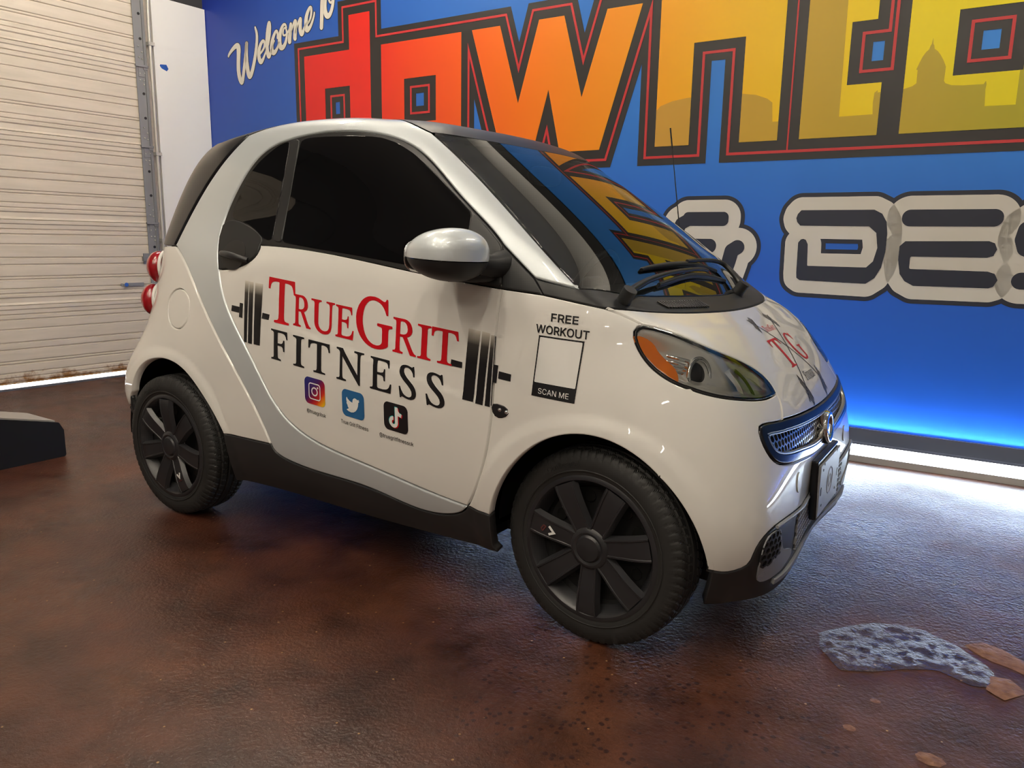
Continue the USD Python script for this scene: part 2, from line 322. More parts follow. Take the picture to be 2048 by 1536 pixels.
CURVES={
 'door_front':'4745,4943 4787,4807 4821,4664 4849,4517 4869,4371 4884,4231 4895,4097 4902,3973 4905,3857 4907,3746 4908,3639 4907,3536 4906,3434 4904,3333 4903,3233 4901,3132 4900,3030 4900,2927 4901,2822 4903,2716 4905,2610 4908,2504 4913,2399 4918,2296 4925,2194 4932,2095 4940,1999 4949,1906 4959,1816 4970,1727 4981,1641 4994,1557 5008,1473 5022,1391 5038,1310 5054,1229 5071,1148 5089,1067 5107,986',
 'door_rb':'5107,986 5141,999 5176,1012 5209,1027 5242,1041 5275,1057 5307,1072 5339,1089 5371,1105 5403,1121 5434,1138 5465,1155 5496,1171 5527,1188 5557,1204 5588,1221 5618,1237 5649,1253 5680,1268 5710,1283 5741,1298 5771,1312 5802,1326 5833,1340 5864,1353 5895,1366 5927,1379 5958,1392 5990,1405 6022,1419 6055,1433 6087,1449 6120,1465 6153,1482 6186,1501 6219,1521 6253,1543 6286,1567 6319,1593 6352,1621 6385,1653 6418,1687 6450,1725 6482,1767 6513,1813 6543,1864 6572,1920 6600,1981 6627,2047 6653,2119 6678,2195 6703,2275 6726,2358 6749,2444 6772,2531 6795,2617 6817,2702 6840,2786 6862,2867 6886,2944 6909,3018 6933,3088 6956,3157 6980,3223 7004,3289 7027,3354 7051,3418 7073,3484 7096,3550 7118,3617 7139,3686 7159,3757 7179,3831 7198,3908 7216,3989 7233,4075 7249,4165 7264,4259 7277,4359 7290,4464 7302,4573',
 'handle_low':'7302,4573 7267,4581 7232,4592 7198,4605 7163,4622 7129,4642 7094,4666 7060,4696 7026,4731 6992,4774 6959,4826 6928,4891 6900,4972 6879,5074 6869,5192 6872,5312',
 'belt':'6872,5312 6834,5315 6795,5317 6757,5318 6718,5318 6680,5318 6641,5317 6602,5316 6564,5314 6526,5311 6487,5308 6449,5304 6411,5300 6373,5296 6336,5291 6299,5285 6262,5279 6225,5273 6188,5266 6152,5259 6117,5252 6081,5245 6046,5237 6012,5229 5977,5221 5944,5213 5910,5204 5877,5196 5844,5187 5811,5178 5779,5169 5747,5160 5715,5151 5683,5142 5651,5133 5619,5124 5587,5115 5555,5106 5523,5098 5491,5089 5459,5081 5426,5073 5394,5065 5361,5058 5328,5050 5294,5042 5260,5035 5226,5028 5191,5021 5155,5014 5119,5007 5082,5000 5045,4993 5006,4986 4966,4979 4925,4972 4882,4965 4838,4958 4792,4951 4745,4943',
 'win_outer':'7302,4573 7319,4678 7335,4790 7349,4906 7363,5027 7375,5152 7385,5281 7394,5412 7401,5544 7405,5675 7405,5804 7402,5927 7395,6043 7385,6151 7371,6254 7355,6352 7337,6446 7318,6537 7297,6626 7275,6714 7252,6801 7228,6887 7204,6973 7179,7057 7153,7141 7125,7222 7096,7300 7064,7373 7029,7440 6992,7499 6952,7550 6911,7594 6868,7633 6824,7666 6779,7696 6733,7722 6687,7746 6640,7768 6592,7789 6543,7809 6493,7827 6443,7843 6391,7858 6338,7872 6284,7884 6229,7895 6171,7904 6112,7912 6050,7918 5985,7923 5917,7926 5845,7928 5770,7928 5690,7927 5605,7924 5516,7919 5423,7912 5326,7903 5226,7891 5124,7875 5023,7855 4926,7831 4832,7801 4743,7767 4659,7729 4582,7686 4512,7638 4450,7587 4396,7531 4351,7472 4316,7410 4289,7345 4269,7279 4256,7211 4249,7143 4246,7075 4247,7006 4251,6938 4258,6870 4267,6803 4276,6737 4285,6672 4293,6608 4299,6545 4304,6484 4307,6424 4308,6365 4309,6306 4308,6248 4306,6191 4304,6134 4302,6077 4302,6019 4304,5961 4308,5901 4315,5839 4326,5775 4342,5708',
 'sail_front':'4342,5708 4413,5626 4478,5541 4535,5453 4587,5362 4633,5266 4675,5165 4712,5058 4745,4943',
 'handle_top':'6872,5312 6863,5425 6887,5515 6918,5579 6951,5634 6984,5682 7018,5727 7052,5767 7087,5806 7121,5841 7156,5874 7191,5903 7227,5926 7264,5941 7301,5943 7338,5928 7373,5883 7401,5801',
 'sill_low':'5107,986 5127,906 5152,839 5181,786 5212,745 5243,714 5275,689 5307,670 5339,655 5370,646 5402,643 5434,645 5465,652 5496,664 5527,679 5558,698 5588,718 5618,741 5649,763 5679,786 5709,808 5739,829 5770,847 5801,864 5832,878 5863,890 5894,900 5926,907 5957,914 5989,919 6022,924 6055,928 6088,931 6121,934 6154,938 6188,941 6222,945 6257,949 6291,954 6326,961 6361,968 6396,976 6431,986 6466,998 6502,1011 6537,1027 6573,1044 6608,1066 6642,1096 6674,1138 6700,1199 6717,1279',
 'rfen_front':'8118,5097 8071,5040 8026,4981 7982,4921 7940,4860 7899,4797 7860,4733 7823,4667 7787,4599 7752,4530 7719,4460 7688,4388 7657,4316 7628,4243 7600,4169 7573,4096 7547,4022 7522,3950 7498,3878 7474,3807 7450,3737 7427,3668 7404,3600 7380,3533 7357,3466 7334,3400 7311,3335 7287,3269 7264,3203 7241,3136 7217,3068 7193,2999 7170,2928 7146,2855 7122,2780 7098,2703 7075,2623 7051,2543 7027,2461 7004,2378 6980,2296 6957,2213 6934,2132 6911,2052 6888,1973 6866,1896 6844,1821 6823,1746 6803,1671 6783,1595 6765,1519 6747,1441 6731,1361 6717,1279',
 'cpil':'8118,5097 8092,5225 8068,5363 8046,5506 8025,5648 8007,5783 7989,5907 7971,6021 7954,6125 7936,6222 7918,6314 7899,6403 7880,6489 7860,6572 7840,6655 7819,6737 7797,6818 7775,6899 7752,6981 7729,7064 7706,7148 7683,7234 7660,7321 7637,7410 7614,7502 7593,7596 7572,7695 7553,7799 7537,7912 7526,8038 7533,8191',
 'apil_front':'3270,8022 3255,7932 3238,7845 3219,7761 3200,7681 3180,7603 3160,7526 3140,7452 3122,7379 3105,7308 3090,7238 3077,7169 3066,7102 3058,7035 3053,6970 3051,6905 3052,6842 3056,6779 3061,6717 3069,6655 3078,6595 3088,6535 3100,6475 3113,6417 3127,6358 3142,6301 3158,6243 3174,6187 3191,6130 3208,6074 3225,6018 3242,5963 3260,5907 3277,5852 3294,5796 3311,5741 3327,5684 3342,5628 3355,5571 3367,5513 3377,5454 3385,5394 3391,5334 3394,5272 3394,5208 3390,5142 3383,5075',
 'apil_foot':'3383,5075 3565,5080 3716,5090 3842,5102 3949,5116 4042,5131 4125,5148 4199,5167 4267,5186',
 'apil_seal':'4267,5186 4279,5248 4290,5308 4300,5368 4309,5426 4317,5484 4324,5541 4331,5597 4337,5653 4342,5708',
 'tri_front':'4267,5186 4277,5122 4287,5054 4295,4984 4303,4909',
 'tri_bot':'4303,4909 4369,4914 4431,4919 4490,4924 4546,4929 4599,4933 4650,4937 4698,4940 4745,4943',
 'cowl_r':'4303,4909 4233,4894 4158,4878 4076,4863 3986,4848 3886,4833 3774,4817 3646,4802 3502,4787 3342,4772 3172,4759',
 'hood_side':'3172,4759 3046,4729 2935,4695 2840,4655 2761,4608 2698,4553 2650,4491 2614,4422',
 'light_low':'2614,4422 2790,4377 2982,4281 3122,4154 3205,4030 3256,3914 3285,3807 3296,3710 3291,3622 3273,3543 3243,3474 3203,3414 3154,3362 3096,3319 3028,3284 2952,3256',
 'light_low2':'2952,3256 2876,3225 2792,3198 2700,3175 2602,3155 2499,3138 2393,3123 2287,3110 2183,3097 2083,3086 1987,3075 1896,3065 1808,3056 1724,3048 1643,3042 1564,3039 1487,3038 1413,3041 1341,3046 1270,3054 1202,3065',
 'light_top':'1202,3065 1188,3142 1190,3217 1209,3286 1241,3348 1283,3402 1331,3449 1383,3493 1438,3534 1496,3572 1555,3609 1616,3646 1678,3683 1741,3721 1803,3761 1864,3805 1923,3852 1978,3903 2030,3958 2080,4017 2126,4078 2173,4141 2222,4204 2276,4263 2339,4317 2414,4362 2505,4397 2614,4422',
 'hood_front_side':'1202,3065 1200,2990 1227,2916 1266,2845 1307,2775 1346,2698',
 'fb_seam':'2952,3256 3043,3160 3121,3061 3185,2960 3236,2858 3279,2757 3314,2657 3345,2558 3372,2461 3395,2365 3417,2269 3438,2175 3458,2081 3478,1988 3498,1895',
 'farch_a':'4931,917 4921,1011 4910,1103 4896,1191 4882,1276 4865,1359 4847,1440 4827,1518 4806,1595 4783,1670 4758,1744 4731,1815 4702,1885 4672,1952 4640,2017 4605,2079 4569,2137 4530,2191 4490,2239 4447,2283 4402,2319 4354,2349 4305,2372 4254,2388 4202,2396 4148,2398 4094,2393 4039,2381 3984,2363 3930,2339 3877,2308 3824,2272 3773,2231 3723,2185 3674,2135 3627,2080 3582,2022 3539,1960 3498,1895',
 'farch_b':'3498,1895 3458,1833 3421,1769 3385,1702 3351,1633 3320,1562 3290,1489 3263,1414 3237,1338 3213,1260 3190,1180 3169,1098 3148,1015 3128,931 3109,846 3090,760 3070,674',
 'ffen_bot':'4931,917 4968,932 5004,946 5039,960 5073,973 5107,986',
 'bump_bot':'3070,674 2997,661 2917,655 2832,657 2740,669 2646,699 2559,753 2500,835 2465,926 2419,1015 2349,1092 2260,1150 2163,1190 2065,1215 1969,1230 1878,1237 1791,1240 1707,1239 1627,1235 1549,1229 1474,1222 1402,1214 1332,1204 1263,1194 1196,1183 1131,1171 1067,1159 1005,1147 943,1135 882,1122 823,1109',
 'rarch':'7233,1229 7251,1309 7270,1385 7291,1459 7313,1531 7337,1600 7361,1668 7386,1735 7412,1800 7438,1865 7465,1929 7493,1994 7521,2058 7549,2122 7578,2183 7609,2242 7640,2297 7674,2347 7708,2391 7744,2429 7781,2460 7820,2483 7859,2500 7900,2511 7942,2514 7984,2513 8027,2506 8070,2493 8114,2476 8158,2453 8201,2425 8244,2390 8285,2348 8324,2298 8361,2238 8394,2169 8423,2093 8449,2010 8472,1924 8493,1834 8512,1743 8528,1649 8542,1553',
 'rfen_bot':'6717,1279 6754,1277 6790,1274 6827,1271 6864,1268 6901,1265 6938,1262 6975,1258 7012,1255 7049,1251 7086,1247 7122,1243 7159,1238 7196,1234 7233,1229',
 'bsill_rear':'7240,130 7237,234 7234,339 7231,443 7229,546 7227,649 7225,750 7225,850 7225,948 7227,1044 7230,1137 7233,1229',
 'bsill_front':'4931,917 4936,820 4940,721 4944,620 4948,517 4952,412 4955,306 4958,198',
 'roof_edge':'7533,8191 7491,8242 7448,8290 7406,8336 7362,8379 7319,8420 7275,8460 7230,8497 7186,8533 7140,8567 7095,8599 7049,8630 7002,8660 6955,8689 6907,8716 6858,8743 6808,8768 6757,8792 6705,8815 6651,8837 6595,8858 6538,8878 6478,8897 6416,8915 6350,8931 6280,8946 6204,8959 6123,8970 6032,8979 5930,8985 5810,8988 5667,8988 5495,8985 5287,8980 5046,8982 4820,8982 4635,8971 4488,8947 4367,8916 4263,8878 4168,8836 4082,8789 4001,8738 3925,8681 3852,8620 3783,8553 3717,8481 3653,8405 3589,8326 3523,8246 3450,8167 3368,8092 3270,8022',
 'gr_top':'0,2600 54,2601 108,2603 162,2604 216,2607 270,2609 325,2612 380,2615 435,2618 491,2622 547,2626 604,2630 662,2634 720,2639 779,2643 839,2648 901,2652 963,2657 1027,2662 1092,2667 1159,2671 1227,2676 1298,2680 1370,2684',
 'gr_rest':'1370,2684 1447,2684 1526,2688 1608,2694 1692,2700 1780,2701 1873,2694 1968,2670 2025,2587 2033,2487 2017,2388 1980,2294 1928,2209 1860,2138 1780,2087 1697,2051 1614,2025 1533,2005 1455,1989 1379,1975 1305,1964 1233,1954 1163,1944 1096,1934 1030,1925 966,1914 903,1903 842,1892 782,1881 722,1869 664,1858 607,1848 550,1838 494,1829 438,1821 382,1814 327,1809 272,1805 217,1802 163,1801 109,1802 54,1805 0,1810',
 'cowl_c':'3172,4759 2955,4779 2762,4792 2593,4800 2446,4803 2316,4802 2201,4798 2096,4791 2000,4782 1912,4771 1829,4760 1750,4747 1675,4734 1603,4721 1533,4708 1464,4696 1397,4683 1332,4672 1268,4661 1204,4650 1142,4640 1081,4631 1020,4622 960,4613 901,4605 842,4598 783,4591 726,4584 668,4578 611,4572 555,4567 498,4562 442,4558 386,4555 331,4551 275,4549 220,4546 165,4545 110,4544 55,4543 0,4543',
 'ws_bot':'3383,5075 3139,5092 2906,5112 2706,5127 2538,5135 2393,5138 2267,5135 2156,5128 2056,5119 1963,5109 1876,5099 1794,5091 1715,5083 1640,5077 1567,5070 1497,5064 1428,5058 1361,5053 1296,5047 1232,5042 1170,5037 1108,5032 1048,5026 988,5021 929,5016 871,5011 814,5005 757,5000 701,4995 645,4990 590,4985 535,4981 481,4977 427,4973 373,4969 319,4966 266,4963 212,4961 159,4960 106,4958 53,4958 0,4958',
 'ws_top':'3270,8022 3027,8020 2779,8014 2543,8003 2335,7991 2157,7977 2004,7963 1870,7950 1750,7937 1641,7924 1539,7911 1444,7899 1354,7888 1269,7876 1187,7866 1109,7856 1033,7846 960,7838 889,7830 820,7822 752,7815 686,7809 621,7804 556,7799 493,7795 430,7791 367,7789 305,7787 244,7786 183,7786 122,7786 61,7788 0,7790',
 'roof_rear':'7533,8191 7586,8177 7640,8164 7696,8152 7753,8141 7812,8130 7873,8119 7937,8109 8004,8099 8075,8090 8150,8082 8229,8073 8313,8065 8403,8058 8497,8050 8596,8043 8698,8036 8803,8030 8909,8024 9015,8018 9118,8014 9218,8009 9315,8006 9410,8003 9501,8000 9590,7998 9676,7996 9759,7994 9840,7993 9919,7992 9995,7992 10070,7991 10142,7991 10213,7991 10283,7991 10352,7991 10419,7991 10486,7992 10551,7992 10617,7993 10681,7994 10745,7995 10809,7996 10873,7997 10937,7999 11000,8000',
 'hatch_bot':'8118,5097 8173,5094 8230,5090 8289,5087 8351,5084 8415,5081 8482,5077 8552,5074 8625,5071 8700,5069 8777,5066 8855,5064 8933,5062 9012,5060 9088,5058 9164,5057 9238,5055 9309,5054 9379,5053 9448,5053 9515,5052 9580,5052 9644,5051 9706,5051 9767,5051 9827,5050 9886,5050 9944,5050 10002,5050 10058,5050 10114,5050 10169,5050 10223,5050 10277,5050 10331,5050 10384,5050 10436,5050 10488,5050 10540,5050 10592,5050 10644,5050 10695,5050 10746,5050 10797,5050 10848,5050 10899,5050 10949,5050 11000,5050',
 'bump_c':'823,1109 765,1109 708,1109 651,1109 595,1109 540,1109 485,1109 430,1109 376,1109 322,1109 268,1109 214,1109 160,1109 107,1109 53,1109 0,1109',
 'bsill_bot':'4930,100 4967,90 5004,81 5040,73 5075,65 5109,59 5144,52 5177,47 5211,42 5243,37 5276,33 5308,29 5341,26 5372,23 5404,20 5436,18 5467,16 5498,14 5529,13 5560,12 5591,11 5622,11 5653,10 5684,10 5716,10 5747,11 5778,11 5809,12 5841,13 5872,14 5904,15 5936,17 5969,18 6001,20 6034,22 6067,24 6101,26 6135,28 6169,31 6203,33 6238,36 6272,39 6307,41 6343,44 6378,47 6414,50 6450,52 6486,55 6522,58 6558,61 6594,63 6631,66 6667,68 6703,71 6740,73 6776,75 6813,77 6849,78 6885,80 6921,81 6957,82 6993,83 7028,83 7064,84 7099,83 7135,83 7170,82 7205,81 7240,80',
 'rear_low':'8542,1553 8544,1455 8568,1366 8605,1296 8651,1241 8703,1199 8757,1163 8815,1134 8876,1109 8939,1088 9005,1070 9072,1055 9142,1045 9211,1037 9280,1033 9348,1032 9414,1033 9479,1036 9541,1040 9602,1045 9660,1052 9717,1059 9771,1066 9824,1073 9875,1081 9925,1088 9973,1096 10020,1103 10065,1110 10110,1116 10154,1123 10197,1128 10239,1134 10280,1139 10321,1143 10361,1147 10401,1150 10440,1153 10479,1155 10518,1157 10556,1158 10594,1158 10632,1157 10669,1156 10707,1153 10744,1150 10781,1146 10817,1141 10854,1135 10891,1128 10927,1120 10964,1111 11000,1100',
 'L_fuel':'7836,4085 7803,4084 7771,4068 7741,4042 7713,4004 7688,3958 7668,3902 7653,3837 7647,3766 7646,3693 7649,3620 7656,3548 7668,3481 7687,3419 7710,3366 7736,3322 7765,3288 7797,3266 7829,3262 7861,3273 7892,3296 7921,3330 7948,3374 7971,3429 7987,3493 7998,3564 8006,3637 8012,3711 8012,3786 8004,3859 7986,3924 7961,3976 7932,4018 7901,4050 7869,4073',
 'L_glass':'6541,7647 6507,7696 6469,7719 6430,7731 6391,7735 6351,7738 6310,7741 6269,7744 6227,7748 6184,7750 6140,7751 6095,7752 6049,7753 6001,7754 5951,7756 5899,7759 5845,7762 5789,7764 5730,7765 5670,7766 5606,7768 5539,7769 5469,7771 5397,7771 5324,7767 5248,7762 5171,7756 5096,7743 5028,7721 4963,7696 4898,7671 4834,7645 4777,7614 4730,7574 4689,7532 4649,7490 4610,7448 4573,7406 4539,7363 4514,7316 4494,7267 4477,7218 4460,7169 4444,7122 4431,7074 4419,7026 4410,6978 4401,6930 4393,6883 4386,6836 4380,6789 4378,6742 4376,6695 4375,6647 4374,6601 4373,6554 4372,6508 4372,6462 4371,6417 4371,6371 4371,6326 4370,6281 4374,6234 4419,6172 4499,6102 4576,6030 4644,5958 4699,5886 4746,5813 4782,5742 4814,5670 4843,5596 4869,5521 4894,5443 4916,5363 4937,5280 4956,5194 4978,5103 5013,5081 5044,5088 5073,5095 5103,5102 5131,5109 5160,5116 5187,5123 5215,5130 5242,5137 5269,5144 5296,5150 5323,5157 5349,5163 5376,5169 5402,5176 5428,5182 5454,5188 5479,5195 5505,5201 5531,5206 5557,5210 5583,5215 5609,5219 5634,5224 5660,5228 5686,5233 5712,5238 5738,5242 5763,5247 5789,5252 5815,5256 5842,5261 5868,5266 5894,5270 5921,5274 5948,5278 5975,5282 6002,5287 6029,5291 6057,5296 6085,5300 6113,5305 6141,5310 6169,5315 6198,5320 6227,5325 6256,5331 6285,5336 6314,5342 6343,5348 6373,5354 6403,5361 6432,5367 6462,5373 6492,5380 6522,5387 6552,5393 6582,5401 6612,5417 6635,5472 6643,5562 6649,5653 6654,5743 6658,5832 6660,5919 6661,6005 6660,6090 6657,6173 6652,6255 6647,6335 6640,6415 6632,6494 6624,6573 6616,6651 6608,6729 6599,6807 6592,6885 6584,6964 6576,7043 6569,7124 6563,7206 6558,7289 6554,7375 6552,7463 6550,7554',
 'L_quarter':'6710,7648 6746,7655 6781,7634 6814,7604 6847,7568 6877,7525 6906,7477 6935,7428 6963,7379 6991,7329 7018,7280 7045,7230 7070,7174 7093,7114 7116,7055 7139,6996 7158,6930 7175,6860 7192,6791 7209,6722 7225,6652 7240,6581 7254,6508 7268,6435 7281,6361 7294,6285 7302,6205 7308,6121 7305,6037 7285,5977 7258,5944 7230,5925 7201,5908 7173,5889 7145,5867 7117,5844 7089,5819 7062,5788 7036,5753 7009,5716 6983,5678 6957,5637 6931,5593 6906,5546 6880,5502 6852,5468 6822,5454 6792,5452 6766,5484 6765,5577 6770,5668 6774,5758 6777,5848 6778,5935 6777,6022 6774,6107 6770,6190 6764,6272 6758,6352 6751,6432 6743,6511 6735,6589 6727,6667 6720,6745 6712,6823 6706,6901 6700,6980 6695,7059 6692,7140 6690,7221 6689,7304 6690,7389 6692,7476 6696,7565',
 'L_post':'6679,7655 6645,7691 6608,7695 6574,7665 6561,7580 6559,7488 6559,7400 6560,7314 6562,7231 6566,7148 6570,7068 6576,6988 6583,6909 6590,6830 6598,6752 6606,6674 6613,6596 6621,6518 6630,6439 6638,6359 6645,6279 6652,6197 6657,6114 6660,6030 6661,5944 6660,5856 6657,5767 6653,5677 6648,5586 6642,5493 6655,5419 6685,5419 6714,5435 6741,5476 6753,5561 6758,5653 6762,5744 6765,5834 6766,5922 6765,6009 6762,6095 6758,6179 6753,6261 6747,6342 6740,6422 6733,6502 6726,6581 6719,6659 6711,6737 6704,6816 6698,6894 6692,6974 6687,7053 6683,7134 6680,7216 6679,7299 6679,7385 6680,7472 6683,7562',
 'L_sail':'4376,6181 4353,6147 4349,6104 4349,6059 4351,6013 4352,5967 4354,5921 4357,5874 4361,5826 4364,5778 4369,5729 4394,5671 4445,5601 4496,5528 4542,5453 4585,5375 4625,5295 4661,5210 4694,5122 4725,5028 4770,4980 4807,4986 4842,4994 4876,5004 4907,5017 4937,5031 4965,5051 4968,5120 4951,5208 4933,5293 4912,5376 4890,5455 4865,5532 4838,5608 4808,5681 4776,5754 4737,5826 4688,5898 4631,5970 4559,6043 4476,6114',
 'L_side_lamp':'4893,2787 4865,2794 4835,2783 4806,2762 4781,2717 4774,2644 4793,2588 4821,2561 4850,2554 4877,2583 4895,2644 4903,2720',
 'L_amber':'3070,4207 2949,4222 2874,4191 2828,4142 2812,4077 2830,4000 2875,3917 2897,3842 2900,3776 2889,3716 2883,3655 2887,3591 2920,3517 2973,3439 3039,3361 3090,3387 3125,3432 3153,3481 3179,3533 3204,3586 3222,3644 3232,3708 3238,3776 3232,3851 3221,3930 3197,4015 3148,4109',
 'L_intake_r':'2321,689 2343,755 2348,826 2339,898 2316,969 2284,1037 2233,1096 2172,1144 2097,1166 2022,1173 1949,1176 1880,1172 1821,1143 1803,1075 1793,1004 1787,931 1782,859 1796,785 1860,754 1933,746 2007,723 2082,688 2163,668 2246,667',
 'L_plate_low':'2304,455 2328,521 2336,592 2340,664 2340,737 2336,811 2327,885 2311,959 2286,1031 2238,1094 2176,1145 2099,1167 2022,1174 1947,1176 1876,1173 1816,1143 1796,1073 1779,1002 1753,934 1724,870 1685,814 1633,776 1576,749 1518,726 1462,704 1407,680 1353,655 1301,626 1252,588 1240,522 1293,488 1352,478 1413,469 1477,458 1543,441 1611,423 1682,414 1756,412 1832,409 1911,402 1993,395 2076,396 2160,399 2240,415',
 'L_intake_c':'1349,1126 1403,1112 1443,1062 1440,988 1416,921 1381,862 1340,811 1296,766 1250,727 1202,692 1152,663 1102,639 1051,618 1002,602 952,586 904,571 855,557 808,542 761,527 715,512 670,496 624,479 580,462 536,444 492,426 449,407 406,389 363,370 321,351 279,332 237,314 196,295 154,278 113,260 72,244 31,228 -10,213 -51,200 -92,188 -133,178 -174,170 -216,164 -257,160 -299,157 -341,156 -384,156 -427,156 -470,157 -514,158 -558,158 -603,158 -648,158 -694,158 -741,158 -789,161 -837,168 -887,183 -925,232 -899,303 -859,352 -815,383 -769,400 -723,407 -677,408 -631,406 -586,402 -541,396 -497,391 -453,386 -410,383 -367,381 -324,381 -281,383 -239,386 -197,393 -155,401 -113,411 -72,424 -30,437 11,455 52,473 94,492 135,514 176,537 217,559 259,583 301,608 342,633 384,658 426,684 469,710 511,736 554,762 596,788 640,813 684,838 727,864 771,889 816,914 861,938 906,962 952,986 999,1008 1046,1030 1093,1052 1142,1071 1192,1091 1243,1106 1295,1119',
 'L_grille_mesh':'1680,2510 1618,2540 1554,2554 1491,2561 1430,2564 1370,2564 1312,2563 1255,2560 1199,2557 1144,2554 1091,2550 1038,2546 987,2543 936,2539 886,2537 838,2534 789,2532 742,2530 695,2529 649,2528 603,2527 557,2527 512,2526 467,2525 423,2524 379,2522 335,2520 291,2516 248,2511 204,2502 162,2488 124,2452 133,2378 161,2318 191,2258 215,2191 223,2112 225,2032 256,1982 298,1967 340,1963 384,1962 427,1964 471,1967 514,1972 559,1976 603,1982 648,1987 694,1992 740,1997 786,2003 834,2008 882,2014 930,2020 980,2026 1031,2033 1082,2040 1135,2048 1189,2058 1243,2068 1300,2080 1357,2095 1415,2112 1475,2133 1535,2159 1594,2191 1651,2234 1698,2293 1724,2368 1721,2448',
 'L_hoodtow':'1593,1709 1537,1725 1483,1697 1458,1634 1470,1567 1518,1535 1576,1539 1619,1587 1628,1656',
 'L_lamp2':'1790,3526 1723,3540 1661,3532 1613,3502 1569,3469 1525,3435 1481,3402 1438,3369 1395,3335 1360,3294 1332,3247 1306,3197 1303,3139 1341,3095 1397,3079 1456,3076 1515,3079 1576,3083 1638,3087 1702,3091 1767,3099 1821,3128 1831,3184 1794,3241 1775,3301 1772,3360 1782,3416 1797,3471',
}
SERIF={"T":[[[0,762,1,1009,13,1014,845,1014,857,1008,883,761,880,747,871,740,830,745,808,820,788,862,760,897,734,914,644,934,547,934,539,929,536,918,537,191,542,114,554,79,581,56,625,45,702,40,708,13,701,-12,238,-14,226,-8,220,28,225,40,298,48,328,59,347,81,358,120,362,200,358,915,353,926,334,934,246,934,174,924,129,907,101,886,80,851,60,750,49,744,11,746]]],"R":[[[0,991,2,1008,14,1014,515,1012,579,1002,636,984,698,952,742,918,778,876,812,810,829,732,821,657,792,601,748,559,694,526,618,497,880,122,943,62,976,48,1020,38,1026,21,1022,-10,1011,-14,777,-12,441,477,316,481,318,176,330,89,347,64,369,52,459,38,466,20,463,-8,451,-14,28,-11,22,4,25,39,87,48,114,58,132,81,141,118,135,853,126,909,113,929,78,948,9,959],[313,852,314,558,387,552,474,558,554,582,600,617,628,667,633,741,608,824,563,884,529,907,485,926,418,938,362,938,322,923]]],"U":[[[0,969,0,1008,12,1014,434,1014,446,1008,452,980,448,963,382,955,354,942,336,919,324,870,328,395,338,255,363,186,393,143,422,116,467,88,505,74,562,64,613,64,695,82,733,104,764,131,796,195,810,314,807,770,801,859,789,903,771,931,730,952,663,961,654,980,654,1005,668,1014,1004,1014,1015,1010,1024,976,1018,963,938,947,914,922,906,898,900,796,907,345,902,236,886,155,867,106,834,53,809,28,756,-5,677,-28,627,-35,504,-33,439,-20,355,12,308,40,240,100,209,142,182,193,155,298,144,890,134,917,116,938,75,952,7,960]]],"E":[[[0,991,2,1008,15,1014,779,1014,790,1010,796,991,813,788,809,774,800,769,773,769,762,776,741,837,720,876,697,902,658,922,573,936,383,938,333,932,317,919,311,872,313,574,451,574,539,593,559,606,577,628,598,713,636,717,650,699,647,350,639,335,604,333,593,339,572,428,555,460,531,482,462,496,316,496,319,120,322,103,336,83,388,66,575,66,676,83,727,102,771,133,800,164,820,198,853,284,862,289,897,289,906,282,910,267,884,11,876,-11,38,-14,27,-10,22,4,25,39,112,56,130,74,140,115,136,836,132,888,113,929,69,950,9,959]]],"G":[[[0,543,6,610,22,682,72,799,149,899,205,948,261,982,330,1012,397,1028,538,1037,650,1020,791,973,833,967,858,981,879,1022,918,1023,926,1015,929,994,946,709,939,693,896,694,858,771,812,834,751,891,698,922,634,946,571,959,515,961,438,948,383,927,336,894,296,854,258,796,232,734,212,652,202,562,204,490,214,416,250,302,297,215,349,151,401,107,476,66,544,45,639,37,700,48,749,69,787,107,794,138,790,338,783,401,772,419,754,432,644,448,634,469,639,499,650,504,1070,502,1080,481,1075,451,1003,438,982,425,971,402,967,339,974,68,916,30,837,-3,757,-24,676,-35,563,-35,493,-27,393,-1,312,32,243,73,184,120,134,170,82,241,39,327,12,418]]],"I":[[[0,983,1,1006,14,1014,419,1014,433,1006,435,972,430,961,374,955,345,944,327,922,318,885,321,180,325,112,335,83,370,56,449,40,457,7,449,-13,38,-14,24,-6,27,39,81,45,114,56,131,76,140,113,137,832,131,898,118,923,82,946,10,958]]],"F":[[[0,983,1,1006,14,1014,733,1014,747,1006,769,767,757,750,713,755,693,824,664,876,630,907,600,922,521,936,367,936,331,930,317,913,320,570,447,572,515,589,552,622,582,711,623,714,635,692,640,337,633,324,594,322,583,328,560,426,539,461,522,476,448,492,321,492,328,141,335,91,349,69,372,54,469,38,479,9,479,-5,471,-13,38,-14,24,-6,27,39,112,55,131,76,139,109,137,832,131,898,118,923,82,946,10,958]]],"N":[[[0,991,2,1008,14,1014,226,1014,238,1008,791,279,788,840,783,896,770,926,751,943,653,959,644,972,643,1004,657,1014,986,1014,997,1010,1002,986,996,961,944,955,910,942,893,922,883,880,887,-22,882,-34,843,-37,830,-30,234,756,241,112,252,79,275,57,373,40,379,29,380,-2,364,-14,38,-14,27,-10,22,4,25,39,83,48,112,58,129,76,140,115,140,859,131,890,103,926,63,950,9,959]]],"S":[[[0,847,18,921,47,965,92,1002,140,1024,215,1037,302,1035,452,998,472,1007,489,1032,523,1033,533,1027,570,737,571,721,563,712,531,711,521,716,490,802,455,861,415,907,348,948,299,961,252,961,210,948,178,922,162,870,172,804,213,738,304,647,525,463,576,401,615,332,644,235,645,159,633,112,615,75,586,38,544,4,460,-28,360,-35,267,-22,126,14,106,5,91,-30,56,-31,46,-25,0,310,10,327,43,331,54,324,98,215,162,124,211,82,285,48,364,37,405,45,432,59,458,81,473,105,484,139,486,173,471,244,415,326,338,401,152,553,64,649,20,729,4,790]]]}


